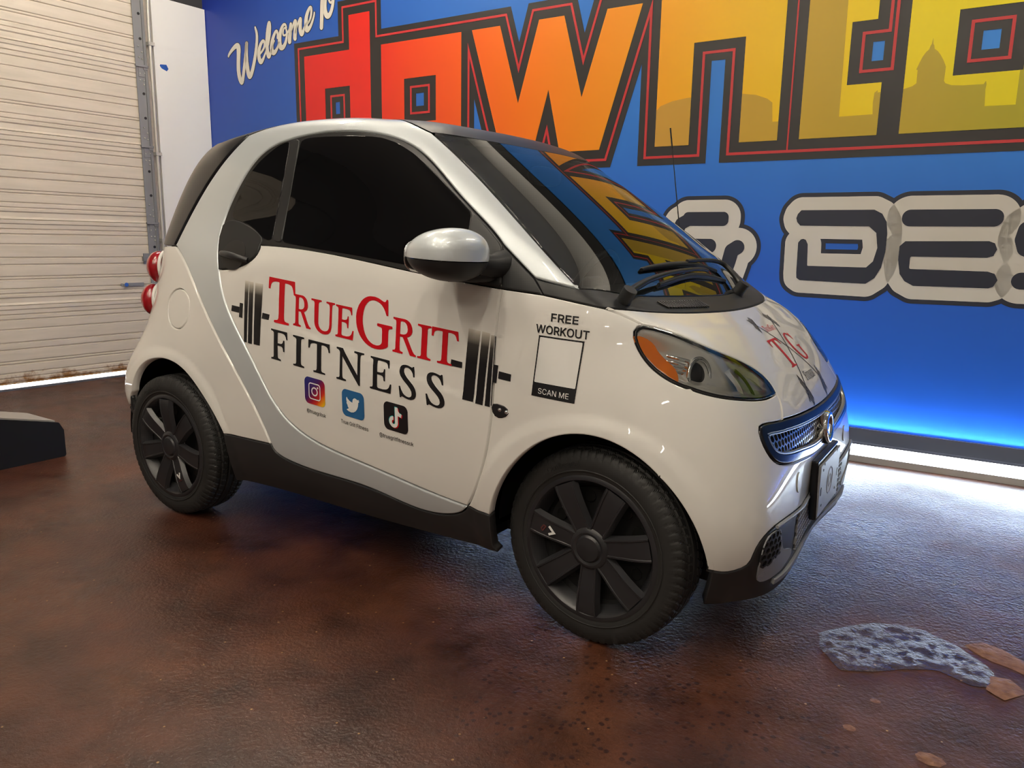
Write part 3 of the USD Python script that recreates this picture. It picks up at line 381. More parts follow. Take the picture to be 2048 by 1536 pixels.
# ------------------------------------------------------------------ room shell
YAW = math.radians(1.6)
WE = np.array([math.cos(YAW), math.sin(YAW), 0])          # along the mural wall
WN = np.array([math.sin(YAW), -math.cos(YAW), 0])         # out of the wall, into the room
WO = np.array([0.3, 1.85, 0.0])
DE = np.array([0.0697, 0.9976, 0])                        # along the door wall
DN = np.array([0.9976, -0.0697, 0])                       # out of it, into the room
DO = np.array([-5.0, 0.842, 0])


def framed(mesh, O, E, N):
    """local (along, out, up) -> world"""
    m = mesh.copy() if isinstance(mesh, trimesh.Trimesh) else trimesh.Trimesh(*mesh, process=False)
    v = np.asarray(m.vertices)
    m.vertices = O + v[:, :1] * E + v[:, 1:2] * N + v[:, 2:3] * np.array([0, 0, 1.0])
    if np.linalg.det(np.stack([E, N, [0, 0, 1.0]])) < 0:
        m.invert()
    return m


onwall = lambda m: framed(m, WO, WE, WN)
ondoor = lambda m: framed(m, DO, DE, DN)


def wall_print(poly, out, thick=0.0015):
    """flat print on the mural wall: shapely (s, z) -> thin solid standing 'out' off the wall"""
    m = slab(poly, thick)
    v = m.vertices.copy()
    m.vertices = np.stack([v[:, 0], v[:, 2] + out, v[:, 1]], -1)
    m.invert()
    return onwall(m)


fx0, fx1, fy0 = -5.06, 5.2, -7.5
# concrete slab: outline follows the two walls
fpoly = Polygon([tuple((DO + DE * -8.4 + DN * -0.06)[:2]), (fx1, fy0), (fx1, 2.1), tuple((DO + DE * 1.3 + DN * -0.06)[:2])])
fm = slab(fpoly, 0.15)
fm.apply_translation((0, 0, -0.15))
put('/World', 'floor', fm, 'stained_concrete', smooth=False, kind='structure')
FLOOR = '/World/floor'


def floor_patch(pts, wobble, z, mat, name, seed, mound=0.0):
    P = Polygon(pts).buffer(0.03).buffer(-0.03).segmentize(0.02)
    c = np.array(P.exterior.coords)[:-1]
    c = c + (meshkit.noise(np.c_[c * 14, np.zeros(len(c))], seed)[:, None] - 0.5) * wobble
    P = Polygon(c).buffer(0)
    P = max(getattr(P, 'geoms', [P]), key=lambda g: g.area)
    b = P.bounds
    gx, gy = np.meshgrid(np.arange(b[0], b[2], 0.012), np.arange(b[1], b[3], 0.012))
    g = np.c_[gx.ravel(), gy.ravel()]
    g = g[shapely.contains_xy(P.buffer(-0.006), g[:, 0], g[:, 1])]
    e = np.array(P.exterior.segmentize(0.012).coords)[:-1]
    V = np.vstack([e, g])
    T = Delaunay(V).simplices
    cc = V[T].mean(1)
    T = T[shapely.contains_xy(P, cc[:, 0], cc[:, 1])]
    d = np.array([P.exterior.distance(Point(*q)) for q in V])
    h = z + np.minimum(d / 0.02, 1) * (mound + 0.004 * meshkit.fbm(np.c_[V * 45, np.zeros(len(V))], 3, seed))
    V3 = np.c_[V, h]
    a = V3[T]
    up = np.cross(a[:, 1] - a[:, 0], a[:, 2] - a[:, 0])[:, 2]
    T[up < 0] = T[up < 0][:, ::-1]
    put(FLOOR, name, (V3, T), mat, smooth=True)


floor_patch([(.532, -.279), (.552, -.248), (.608, -.172), (.662, -.113), (.733, -.078), (.799, -.075), (.84, -.092), (.90, -.15), (.98, -.22), (.99, -.30), (.93, -.33), (.84, -.30), (.763, -.353), (.697, -.413), (.639, -.438), (.596, -.409), (.556, -.341)],
            0.02, 0.0012, 'spalled_concrete', 'spalled_patch', 3)
floor_patch([(.90, -.105), (.939, -.058), (.99, -.07), (1.06, -.12), (1.06, -.19), (.97, -.16)], 0.02, 0.001, 'bare_concrete', 'bare_patch', 4)
floor_patch([(.95, -.26), (1.01, -.24), (1.04, -.30), (1.0, -.36), (.95, -.34)], 0.03, 0.002, 'bare_concrete', 'bare_patch', 5)
for i, (x, y, r) in enumerate([(.693, -.70, .016), (.73, -.545, .012), (.86, -.72, .03), (.92, -.755, .025), (-1.62, -1.55, .012), (-1.42, -1.74, .014)]):
    a = np.linspace(0, 2 * np.pi, 9)[:-1]
    floor_patch([(x + r * math.cos(t), y + r * 0.8 * math.sin(t)) for t in a], r * 0.8, 0.0008, 'bare_concrete', 'bare_patch', 10 + i)

# mural wall and its backing
put('/World', 'wall_back', onwall(bx(-5.27, -0.25, 0, 5.2, -0.004, CEIL)), 'upper_wall', smooth=False, kind='structure')
put('/World', 'trim_1', onwall(bx(-5.262, -0.003, 3.302, 5.0, 0.02, 3.62)), 'dark_wall', smooth=False, kind='structure')
put('/World', 'baseboard_back', onwall(cat(bx(-5.26, -0.002, 0.0, 5.0, 0.014, 0.155), bx(-5.26, -0.002, 0.155, 5.0, 0.009, 0.164))), 'base_grey', smooth=False, kind='structure')
# door wall: pier to the right of the roller door, header, wall to the left
for q in (bx(0.405, -0.25, 0, 1.25, -0.02, CEIL), bx(-4.3, -0.25, 3.16, 0.405, -0.06, CEIL), bx(-8.4, -0.25, 0, -4.3, -0.02, CEIL)):
    put('/World', 'wall_left', ondoor(q), 'dark_wall', smooth=False, kind='structure')
put('/World', 'wall_right', bx(5.2, -7.7, 0, 5.4, 2.4, CEIL), 'room_wall', smooth=False, kind='structure')
put('/World', 'wall_front', bx(-6.2, -7.7, 0, 5.2, -7.5, CEIL), 'room_wall', smooth=False, kind='structure')
put('/World', 'ceiling', bx(-6.2, -7.7, CEIL, 5.4, 2.4, CEIL + 0.15), 'ceiling_paint', smooth=False, kind='structure')
# white board fixed to the wall between door and mural
pier = thing('wall_board', 'tall white painted board on the wall between roller door and blue mural', 'board')
put(pier, 'panel', ondoor(bx(0.408, -0.019, 0.0, 0.86, 0.012, 2.965)), 'white_vinyl', smooth=False)
put(pier, 'edge_trim', ondoor(bx(0.400, -0.019, 0.0, 0.409, 0.016, 2.965)), 'white_vinyl', smooth=False)
tv = slab(Polygon([(.443, 2.452), (.447, 2.463), (.498, 2.469), (.513, 2.440), (.499, 2.42), (.458, 2.434)]), 0.001)
tv.vertices = np.stack([tv.vertices[:, 0], tv.vertices[:, 2] + 0.0122, tv.vertices[:, 1]], -1)
tv.invert()
put('/World', 'tape_scrap', ondoor(tv), 'tape_blue', smooth=False, label='small torn scrap of blue tape stuck on the white board', category='tape')
# yard outside
put('/World', 'driveway', ondoor(bx(-6.0, -6.0, -0.06, 2.0, -0.06, -0.005)), 'yard_concrete', smooth=False, kind='structure')

# ------------------------------------------------------------------ roller door
door = thing('door_1', kind='structure')


def door_section(z1, h=0.605):
    """one ribbed sheet-metal section; profile of out-of-plane depth over height"""
    lines = [(0.0, 0.0), (0.012, 0.006), (0.055, 0.006)]
    prof = [(0, -0.004), (0.004, 0.010), (0.028, 0.010), (0.034, 0.004)]
    for c, d in ((0.070, 0.009), (0.105, 0.009), (0.175, 0.007), (0.270, 0.009), (0.320, 0.009), (0.405, 0.008), (0.425, 0.008), (0.490, 0.007), (0.525, 0.007)):
        prof += [(c - 0.008, 0.004), (c - 0.003, 0.004 - d), (c + 0.003, 0.004 - d), (c + 0.006, 0.004)]
    prof += [(0.548, 0.004), (0.556, -0.004), (0.588, -0.004), (0.598, 0.004), (h - 0.0015, 0.008), (h, -0.004)]
    return [(z1 - a, b) for a, b in prof]


def sheet(prof, s0, s1):
    n = len(prof)
    V = [(s, b, z) for s in (s0, s1) for z, b in prof]
    F = []
    for i in range(n - 1):
        F += [(i, i + 1, n + i + 1), (i, n + i + 1, n + i)]
    m = trimesh.Trimesh(V, F, process=False)
    m.fix_normals() if False else None
    if m.face_normals[:, 1].sum() < 0:
        m.invert()
    return m


for z1 in (3.035, 2.43, 1.825, 1.22, 0.615):
    pr = door_section(z1, 0.605 if z1 > 0.7 else 0.565)
    pr = [q for q in pr if q[0] > 0.05]
    if z1 < 0.7:
        pr.append((0.048, 0.004))
        pr.append((0.045, -0.02))
    put(door, 'door_section', ondoor(sheet(pr, -4.3, 0.262)), 'door_paint', smooth=False)
put(door, 'backing', ondoor(bx(-4.3, -0.05, 0.05, 0.40, -0.02, 3.2)), 'door_paint', smooth=False)
hd = thing('door_handle', parent=door)
put(hd, 'latch', ondoor(cat(bx(0.03, 0.004, 0.722, 0.185, 0.016, 0.748), bx(0.005, 0.004, 0.725, 0.02, 0.010, 0.745))), 'steel', smooth=False)
kn = trimesh.creation.cylinder(0.016, 0.03, sections=20)
kn.apply_transform(trimesh.transformations.rotation_matrix(math.pi / 2, (1, 0, 0)))
kn.apply_translation((0.035, 0.02, 0.736))
put(hd, 'knob', ondoor(kn), 'chrome')
put(door, 'slide_bolt', ondoor(cat(bx(0.19, 0.004, 0.92, 0.30, 0.03, 0.955), bx(0.20, 0.004, 0.895, 0.262, 0.012, 0.98))), 'steel', smooth=False)
put(door, 'threshold', ondoor(bx(-4.3, -0.03, -0.01, 0.40, 0.0, 0.012)), 'base_grey', smooth=False)

# perforated angle, its hinge brackets and bolt holes
trk = thing('door_track', 'grey perforated steel angle running up the roller door edge', 'door track')
put(trk, 'angle', ondoor(cat(bx(0.246, 0.012, 0.0, 0.316, 0.018, 3.15), bx(0.312, -0.03, 0.0, 0.318, 0.03, 3.15), bx(0.326, -0.02, 0.0, 0.342, 0.01, 3.15))), 'steel', smooth=False)
for zc in (2.425, 1.82, 1.225, 0.61):
    b = cat(bx(0.238, 0.018, zc - 0.012, 0.338, 0.034, zc + 0.004), bx(0.262, 0.018, zc - 0.085, 0.325, 0.023, zc - 0.012), bx(0.300, 0.018, zc - 0.03, 0.334, 0.03, zc - 0.006))
    put(trk, 'hinge_bracket', ondoor(b), 'steel', smooth=False)
for zc in (2.804, 2.622, 2.216, 2.033, 1.626, 1.439, 1.032, 0.845, 0.44, 0.25):
    h = trimesh.creation.cylinder(0.0105, 0.004, sections=20)
    h.apply_transform(trimesh.transformations.rotation_matrix(math.pi / 2, (1, 0, 0)))
    h.apply_translation((0.294, 0.0181, zc))
    put(trk, 'bolt_hole', ondoor(h), 'seal_rubber')
rv = []
for zc in (2.425, 1.82, 1.225, 0.61):
    for dx, dz in ((.275, .06), (.30, .10), (.275, .14), (.30, .05), (.30, -.11), (.272, -.11), (.30, -.14), (.272, -.06), (.31, -.055)):
        s = trimesh.creation.icosphere(1, 0.006)
        s.apply_translation((dx, 0.020, zc + dz))
        rv.append(s)
put(trk, 'rivets', ondoor(cat(*rv)), 'conduit_grey', kind='stuff')
cd = thing('conduit', 'pale bent metal conduit beside the roller door track', 'pipe')
zs = np.linspace(0.0, 2.70, 12)
pts = [(0.364 - 0.0001 * 0, 0.03, z) for z in zs] + [(0.364 + 0.018 * ((z - 2.70) / 0.40) ** 2, 0.03, z) for z in np.linspace(2.73, 3.1, 12)]
put(cd, 'pipe', ondoor(tube(pts, 0.0125, 14)), 'conduit_grey')
for zc in (1.80, 1.12, 2.63):
    put(cd, 'clip', ondoor(bx(0.347, 0.0, zc - 0.045, 0.395, 0.046, zc - 0.02)), 'conduit_grey', smooth=False)

# ------------------------------------------------------------------ mural
mural = thing('wall_mural', 'big printed wall mural of bright block letters on blue behind the car', 'mural')
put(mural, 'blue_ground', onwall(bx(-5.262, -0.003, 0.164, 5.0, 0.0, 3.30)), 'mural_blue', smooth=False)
LZ0, LZ1, LZ2 = 1.681, 2.480, 2.715
hole = lambda a, b, c=1.936, d=2.231: sbox(a, c, b, d)
d_ = Polygon([(-4.095, LZ0), (-4.095, LZ1), (-3.632, LZ1), (-3.632, LZ2), (-3.431, LZ2), (-3.431, LZ0)]).difference(hole(-3.886, -3.634))
o_ = sbox(-3.328, LZ0, -2.630, LZ1).difference(hole(-3.121, -2.842))
w_ = Polygon([(-2.545, LZ1), (-2.326, LZ1), (-2.182, 1.996), (-2.038, LZ1), (-1.861, LZ1), (-1.727, 1.996), (-1.574, LZ1), (-1.352, LZ1), (-1.597, LZ0), (-1.871, LZ0), (-1.96, 2.061), (-2.068, LZ0), (-2.303, LZ0)])
n_ = Polygon([(-1.238, LZ0), (-1.238, LZ1), (-.543, LZ1), (-.543, LZ0), (-.747, LZ0), (-.747, 2.23), (-1.034, 2.23), (-1.034, LZ0)])
t_ = Polygon([(-.430, LZ0), (-.430, LZ2), (-.217, LZ2), (-.217, LZ1), (-.100, LZ1), (-.100, 2.235), (-.217, 2.235), (-.217, 1.934), (-.055, 1.934), (-.055, LZ0)])
o2 = sbox(.046, LZ0, .744, LZ1).difference(hole(.253, .535))
word = [d_, o_, w_, n_, t_, o2, affinity.translate(w_, 3.374), affinity.translate(n_, 3.374)]
allw = unary_union(word)
grow = lambda g, r: unary_union([q.buffer(r, join_style='mitre', mitre_limit=6) for q in (g if isinstance(g, list) else [g])])
put(mural, 'letter_border', wall_print(grow(word, 0.105), 0.0), 'mural_black', smooth=False)
put(mural, 'letter_inline', wall_print(grow(word, 0.067).difference(grow(word, 0.0525)), 0.0015), 'mural_red', smooth=False)
sky = Polygon([(-1.30, 1.60), (-1.30, 1.884), (-1.234, 1.886), (-1.214, 1.906), (-1.144, 1.928), (-1.06, 1.939), (-.96, 1.943), (-.85, 1.942), (-.745, 1.936), (-.671, 1.924), (-.61, 1.900), (-.582, 1.878), (-.574, 1.779), (-.50, 1.777),
               (-.44, 1.777), (-.44, 2.80), (-.246, 2.80), (-.246, 2.343), (-.240, 1.782), (-.082, 1.783), (-.086, 1.84), (-.083, 1.886), (-.070, 1.897), (-.069, 1.886), (-.02, 1.890), (.050, 1.893), (.085, 1.903), (.101, 1.915), (.100, 1.976), (.094, 1.979), (.098, 1.99), (.106, 2.012),
               (.116, 2.036), (.128, 2.055), (.140, 2.066), (.145, 2.083), (.149, 2.09), (.1525, 2.118), (.156, 2.09), (.160, 2.083), (.164, 2.066), (.178, 2.055), (.192, 2.036), (.206, 2.012), (.216, 1.99), (.220, 1.979), (.219, 1.915), (.226, 1.904), (.252, 1.893), (.30, 1.888), (.385, 1.886), (.393, 1.9), (.397, 1.885), (.395, 1.86),
               (.400, 1.786), (.523, 1.784), (.523, 2.2), (.75, 2.2), (.75, 1.60)])
nm = ['red', 'red-orange', 'orange', 'amber', 'yellow', 'lemon', 'lime', 'green']
for g, c in zip(word, nm):
    lt = thing('block_letter', label=c + ' block letter of the mural', parent=mural)
    put(lt, 'letter_fill', wall_print(g, 0.0016), 'letter_ink', smooth=False)
    for s in getattr(g.intersection(sky), 'geoms', [g.intersection(sky)]):
        if s.area > 1e-4:
            put(lt, 'skyline_shape', wall_print(s, 0.0032, 0.0006), 'skyline_ink', smooth=False)

# bubble lettering below
r_ = lambda a, b, c, d, r: sbox(a + r, b + r, c - r, d - r).buffer(r)
sm = lambda pts, r=0.02: Polygon(pts).buffer(r).buffer(-2 * r).buffer(r)
Dn = unary_union([sm([(-.385, 1.231), (-.402, 1.25), (-.408, 1.27), (-.402, 1.292), (-.385, 1.312), (-.028, 1.312), (.010, 1.292), (.035, 1.25), (.043, 1.19), (.043, 1.10), (.031, 1.02), (.005, .965), (-.035, .934), (-.364, .940), (-.382, .952), (-.385, .98), (-.388, 1.141), (-.375, 1.158), (-.363, 1.161), (-.350, 1.156), (-.338, 1.132), (-.332, 1.018), (-.04, 1.018), (-.010, 1.05), (.004, 1.119), (-.008, 1.195), (-.045, 1.228)], 0.006)])
En = unary_union([r_(.103, 1.229, .537, 1.311, 0.038), Polygon([(.13, 1.155), (.49, 1.160), (.515, 1.15), (.527, 1.121), (.515, 1.09), (.49, 1.081), (.159, 1.079), (.160, 1.017), (.50, 1.015), (.53, 1.005), (.545, .975), (.53, .943), (.51, .935), (.186, .933), (.145, .955), (.120, .99), (.106, 1.06), (.106, 1.13)]).buffer(0.008).buffer(-0.008)])
Sn = unary_union([LineString([(1.06, 1.27), (.75, 1.27), (.685, 1.25), (.64, 1.215), (.632, 1.17), (.645, 1.13), (.69, 1.112), (.75, 1.11), (.95, 1.11), (1.01, 1.09), (1.03, 1.04), (1.01, .995), (.95, .975), (.64, .975)]).buffer(0.04)])
An = unary_union([r_(-1.04, 1.228, -.775, 1.306, 0.03), LineString([(-1.0, 1.267), (-1.05, 1.24), (-1.075, 1.19), (-1.06, 1.135), (-1.02, 1.115)]).buffer(0.036), r_(-1.06, 1.075, -.836, 1.155, 0.038),
                  LineString([(-1.02, 1.115), (-1.09, 1.08), (-1.115, 1.02), (-1.09, .945), (-1.02, .905), (-.92, .90), (-.83, .92), (-.775, .97), (-.758, 1.03), (-.745, 1.09), (-.715, 1.11)]).buffer(0.040)])
bub = [An, Dn, En, Sn]
wh = [g.buffer(0.068) for g in bub]
blk = lambda gs: unary_union([g.buffer(0.022) for g in gs])
put(mural, 'lettering_border', wall_print(blk(wh), 0.0), 'mural_navy', smooth=False)
whole = unary_union(wh)
for g, w in zip(bub, wh):
    lt = thing('bubble_letter', label='white outlined rounded letter of the mural', parent=mural)
    put(lt, 'letter_outline', wall_print(w, 0.0016), 'mural_white', smooth=False)
    put(lt, 'letter_core', wall_print(g, 0.0032), 'mural_navy', smooth=False)

# brush script
SCR = [[(-4962, 2573, 35), (-4923, 2612, 65), (-4856, 2644, 92), (-4835, 2616, 108), (-4842, 2545, 96), (-4846, 2433, 96), (-4820, 2361, 84), (-4797, 2397, 77), (-4767, 2515, 69), (-4737, 2647, 65)],
       [(-4737, 2647, 77), (-4746, 2535, 88), (-4735, 2436, 96), (-4708, 2399, 88), (-4655, 2503, 77), (-4616, 2644, 65), (-4615, 2718, 54), (-4628, 2755, 35)],
       [(-4596, 2546, 35), (-4540, 2588, 46), (-4527, 2623, 50), (-4545, 2644, 54), (-4583, 2605, 73), (-4599, 2542, 84), (-4582, 2495, 88), (-4550, 2512, 58), (-4507, 2575, 35)],
       [(-4507, 2575, 35), (-4468, 2661, 42), (-4457, 2746, 50), (-4470, 2767, 58), (-4488, 2702, 81), (-4501, 2596, 84), (-4486, 2524, 77), (-4459, 2557, 46), (-4416, 2630, 31)],
       [(-4379, 2647, 38), (-4377, 2683, 46), (-4398, 2694, 54), (-4438, 2632, 77), (-4448, 2569, 88), (-4428, 2545, 88), (-4395, 2563, 61), (-4364, 2615, 35)],
       [(-4277, 2711, 35), (-4313, 2729, 54), (-4350, 2665, 81), (-4354, 2593, 92), (-4333, 2571, 88), (-4300, 2591, 69), (-4274, 2656, 46), (-4287, 2708, 31), (-4311, 2694, 31), (-4313, 2662, 35), (-4284, 2661, 31), (-4243, 2698, 35)],
       [(-4243, 2698, 35), (-4227, 2725, 61), (-4238, 2668, 81), (-4246, 2605, 81)],
       [(-4243, 2643, 38), (-4207, 2710, 38), (-4177, 2743, 65), (-4181, 2678, 81), (-4186, 2622, 81)],
       [(-4182, 2661, 38), (-4149, 2724, 38), (-4121, 2750, 65), (-4128, 2688, 81), (-4111, 2644, 77), (-4085, 2683, 42), (-4040, 2719, 35)],
       [(-4066, 2705, 38), (-4020, 2737, 42), (-4004, 2792, 50), (-4018, 2817, 54), (-4056, 2762, 77), (-4064, 2697, 88), (-4052, 2666, 88), (-4016, 2691, 58), (-3984, 2744, 42), (-3975, 2779, 23)],
       [(-3868, 2970, 69), (-3886, 2877, 81), (-3896, 2773, 81), (-3905, 2665, 77)],
       [(-3999, 2945, 46), (-3913, 2969, 77), (-3795, 2971, 65)],
       [(-3789, 2887, 46), (-3827, 2904, 65), (-3857, 2857, 77), (-3864, 2781, 84), (-3842, 2737, 92), (-3808, 2754, 73), (-3782, 2814, 61), (-3778, 2861, 46), (-3798, 2880, 35), (-3821, 2859, 35), (-3811, 2827, 38), (-3785, 2838, 35)]]

def brush(st):
    """rounded stroke through (along, up, width) stations"""
    P = np.array(st, float) / 1000.0
    P[:, 2] *= 0.43
    q = CubicSpline(np.arange(len(P)), P)(np.linspace(0, len(P) - 1, len(P) * 7))
    g = [unary_union([Point(a[:2]).buffer(a[2] / 2, 8), Point(b[:2]).buffer(b[2] / 2, 8)]).convex_hull for a, b in zip(q[:-1], q[1:])]
    return unary_union(g)


script = [brush(s) for s in SCR]
sw = thing('script_word', label='white brush-script greeting of the mural', parent=mural)
put(sw, 'letter_shadow', wall_print(unary_union(script).buffer(0.005), 0.0), 'mural_navy', smooth=False)
for g in script:
    put(sw, 'brush_stroke', wall_print(g, 0.0016), 'mural_white', smooth=False)

# LED strip along the foot of the wall
led = thing('light_strip', 'long glowing white light strip on the floor along the mural wall', 'light')
put(led, 'housing', onwall(cat(bx(-2.6, 0.046, 0.0, 3.8, 0.094, 0.034), bx(-2.6, 0.046, 0.034, 3.8, 0.060, 0.094))), 'housing_grey', smooth=False)
put(led, 'diffuser', onwall(bx(-2.6, 0.060, 0.034, 3.8, 0.088, 0.094)), 'led_glow', smooth=False)
put(led, 'cap', onwall(cat(bx(-2.6, 0.046, 0.094, 3.8, 0.090, 0.100), bx(-2.6, 0.046, 0.100, 3.8, 0.052, 0.172))), 'cap_grey', smooth=False)
put(led, 'uplight', onwall(bx(-2.6, 0.026, 0.120, 3.8, 0.042, 0.126)), 'uplight_glow', smooth=False)

# ceiling tube lights
for i, (x, y) in enumerate(TUBES):
    L = thing('ceiling_light', ['linear tube ceiling light over the %s' % w for w in ('corner behind the car', 'gap between car roof and mural', 'right end of the mural', 'floor beside the rear wheel', 'floor beside the car door', 'floor right of the camera', 'left foreground floor', 'floor behind the camera', 'left side far behind the camera', 'middle far behind the camera', 'right side far behind the camera')][i], 'ceiling light', loc=(x, y, CEIL - 0.45))
    put(L, 'housing', bx(-0.05, -0.65, 0.012, 0.05, 0.65, 0.06), 'housing_grey', smooth=False)
    put(L, 'tube', tube([(0, -0.6, 0), (0, 0.6, 0)], 0.016, 12), 'tube_glow')
    for s in (-0.4, 0.4):
        put(L, 'hanger', bx(-0.004, s - 0.004, 0.06, 0.004, s + 0.004, 0.45), 'steel', smooth=False)

# black wedge of equipment poking in from the left
bk = thing('ramp', 'black wedge-shaped ramp end with rounded corner at the left edge', 'ramp', loc=(-3.065, -0.9, 0))
prof = Polygon([(0.295, 0), (0.295, 0.137), (0.274, 0.180), (0.011, 0.245), (-0.9, 0.47), (-0.9, 0)]).buffer(-0.012).buffer(0.012)
m = slab(prof, 0.30)
m.vertices = np.stack([m.vertices[:, 2] - 0.30, m.vertices[:, 0], m.vertices[:, 1]], -1)
put(bk, 'body', m, 'thing_black', smooth=25)
tl = LineString([(0.262, 0.186), (0.011, 0.248), (-0.9, 0.473)]).buffer(0.004, cap_style='flat')
m = slab(tl, 0.29)
m.vertices = np.stack([m.vertices[:, 2] - 0.305, m.vertices[:, 0], m.vertices[:, 1]], -1)
put(bk, 'top_plate', m, 'thing_top', smooth=25)

# ------------------------------------------------------------------ the car: one smooth body surface S(u, t)
# u runs round the car (0 = nose, 5.5 = right door, 11 = tail, 22 = nose again), t from the sill (0) to the roof top (10)
NET = np.array([[float(x) for x in row.split(',')] for row in NET_DATA.split(';')]).reshape(11, 12, 3)
_m = NET[:, 10:0:-1].copy()
_m[:, :, 1] *= -1
_full = np.concatenate([NET, _m, NET[:, :1]], 1)
_csu = CubicSpline(np.arange(23.), _full, axis=1, bc_type='periodic')


def S(u, t):
    u = np.mod(np.asarray(u, float), 22)
    t = np.clip(np.asarray(t, float), 0, 10)
    c = CubicSpline(np.arange(11.), _csu(u), axis=0, bc_type='natural').c
    i = np.clip(np.floor(t).astype(int), 0, 9)
    d = (t - i)[:, None]
    n = np.arange(len(u))
    return ((c[0, i, n] * d + c[1, i, n]) * d + c[2, i, n]) * d + c[3, i, n]


def sstep(x):
    x = np.clip(x, 0, 1)
    return x * x * (3 - 2 * x)


def swell(P):
    """flared arch lips and the crease along the door, as an offset along the normal"""
    out = np.zeros(len(P))
    for cx, cz, r0, h in ((0.0, 0.2835, 0.335, 0.007), (-1.867, 0.287, 0.350, 0.007)):
        r = np.hypot(P[:, 0] - cx, P[:, 2] - cz)
        side = sstep((np.abs(P[:, 1]) - 0.55) / 0.08) * sstep((0.80 - P[:, 2]) / 0.05)
        out += h * sstep((r0 + 0.060 - r) / 0.045) * side
    k = P[:, 2] - (0.839 - 0.193 * (P[:, 0] + 1.234))
    on = sstep((P[:, 0] + 1.36) / 0.2) * sstep((-0.27 - P[:, 0]) / 0.10) * (np.abs(P[:, 1]) > 0.6)
    out += on * 0.0028 * sstep(0.5 - k / 0.024) * sstep((k + 0.30) / 0.25)
    return out


def SN(u, t, off=0.0):
    """point and normal of the swollen surface"""
    e = 2e-3
    u, t = np.atleast_1d(np.asarray(u, float)), np.atleast_1d(np.asarray(t, float))
    n = len(u)
    t = np.clip(t, e, 9.97)

    def raw(P, N):
        return P + N * swell(P)[:, None]

    def nrm(a, b):
        N = np.cross(b, a)
        return N / (np.linalg.norm(N, axis=1, keepdims=True) + 1e-12)
    uu = np.concatenate([u, u + e, u - e, u, u])
    tt = np.concatenate([t, t, t, t + e, t - e])
    P = S(uu, tt)
    q = [P[k * n:(k + 1) * n] for k in range(5)]
    N0 = nrm(q[1] - q[2], q[3] - q[4])
    s = [raw(x, N0) for x in q]
    N = nrm(s[1] - s[2], s[3] - s[4])
    return s[0] + N * np.asarray(off).reshape(-1, 1), N, (q[1] - q[2]) / (2 * e), (q[3] - q[4]) / (2 * e)


_chk = SN([5.5], [3.0])
assert _chk[1][0, 1] < 0, 'normal should face out'


def curve(name):
    rev = name.startswith('-')
    P = np.array([[int(x) for x in p.split(',')] for p in CURVES[name.lstrip('-')].split()], float) / 1000.0
    return P[::-1] if rev else P


def chain(*names):
    """joins curves end to end; names or arrays of (u, t)"""
    out = []
    for nme in names:
        P = curve(nme) if isinstance(nme, str) else np.asarray(nme, float)
        if out and np.abs(out[-1] - P[0]).max() < 0.06:
            P = P[1:]
        out += list(P)
    return np.array(out)


def both(right):
    """closed loop from a right-hand chain that starts and ends on the centre line u = 0 (or 11)"""
    c = round(right[0, 0] / 11) * 11
    L = right[::-1].copy()
    L[:, 0] = 2 * c - L[:, 0]
    return np.vstack([right, L[1:-1]])


def close(P):
    return P[:-1] if np.abs(P[0] - P[-1]).max() < 0.06 else P


def densify(P, step, closed=True):
    Q = np.vstack([P, P[:1]]) if closed else P
    X = S(Q[:, 0], Q[:, 1])
    out = []
    for a, b, xa, xb in zip(Q[:-1], Q[1:], X[:-1], X[1:]):
        n = max(1, int(math.ceil(np.linalg.norm(xb - xa) / step)))
        out += [a + (b - a) * k / n for k in range(n)]
    return np.array(out)


def inset(L, amt, inward=1.0):
    """moves a closed (u, t) loop sideways over the surface by amt metres (to its inside)"""
    P, N, Su, St = SN(L[:, 0], L[:, 1])
    T = np.roll(P, -1, 0) - np.roll(P, 1, 0)
    T /= np.linalg.norm(T, axis=1, keepdims=True) + 1e-12
    B = np.cross(N, T)
    ar = 0.5 * np.sum(L[:, 0] * np.roll(L[:, 1], -1) - np.roll(L[:, 0], -1) * L[:, 1])
    # (u, t) orientation on the surface: Su x St points inwards or outwards
    h = np.sign(np.mean(np.sum(np.cross(Su, St) * N, 1)))
    B *= np.sign(ar) * h * inward
    D = B * np.asarray(amt).reshape(-1, 1)
    a, b, c = (Su * Su).sum(1), (Su * St).sum(1), (St * St).sum(1)
    p, q = (D * Su).sum(1), (D * St).sum(1)
    det = a * c - b * b
    return L + np.stack([(c * p - b * q) / det, (a * q - b * p) / det], 1), B


def seam_mask(L, seams):
    """True where a loop vertex lies on one of the named invisible seams"""
    m = np.zeros(len(L), bool)
    for s in seams:
        for sg in (1, -1):
            c = densify(curve(s) * np.array([sg, 1]), 0.01, False)
            m |= cKDTree(c * [0.3, 0.18]).query(L * [0.3, 0.18])[0] < 0.004
    return m


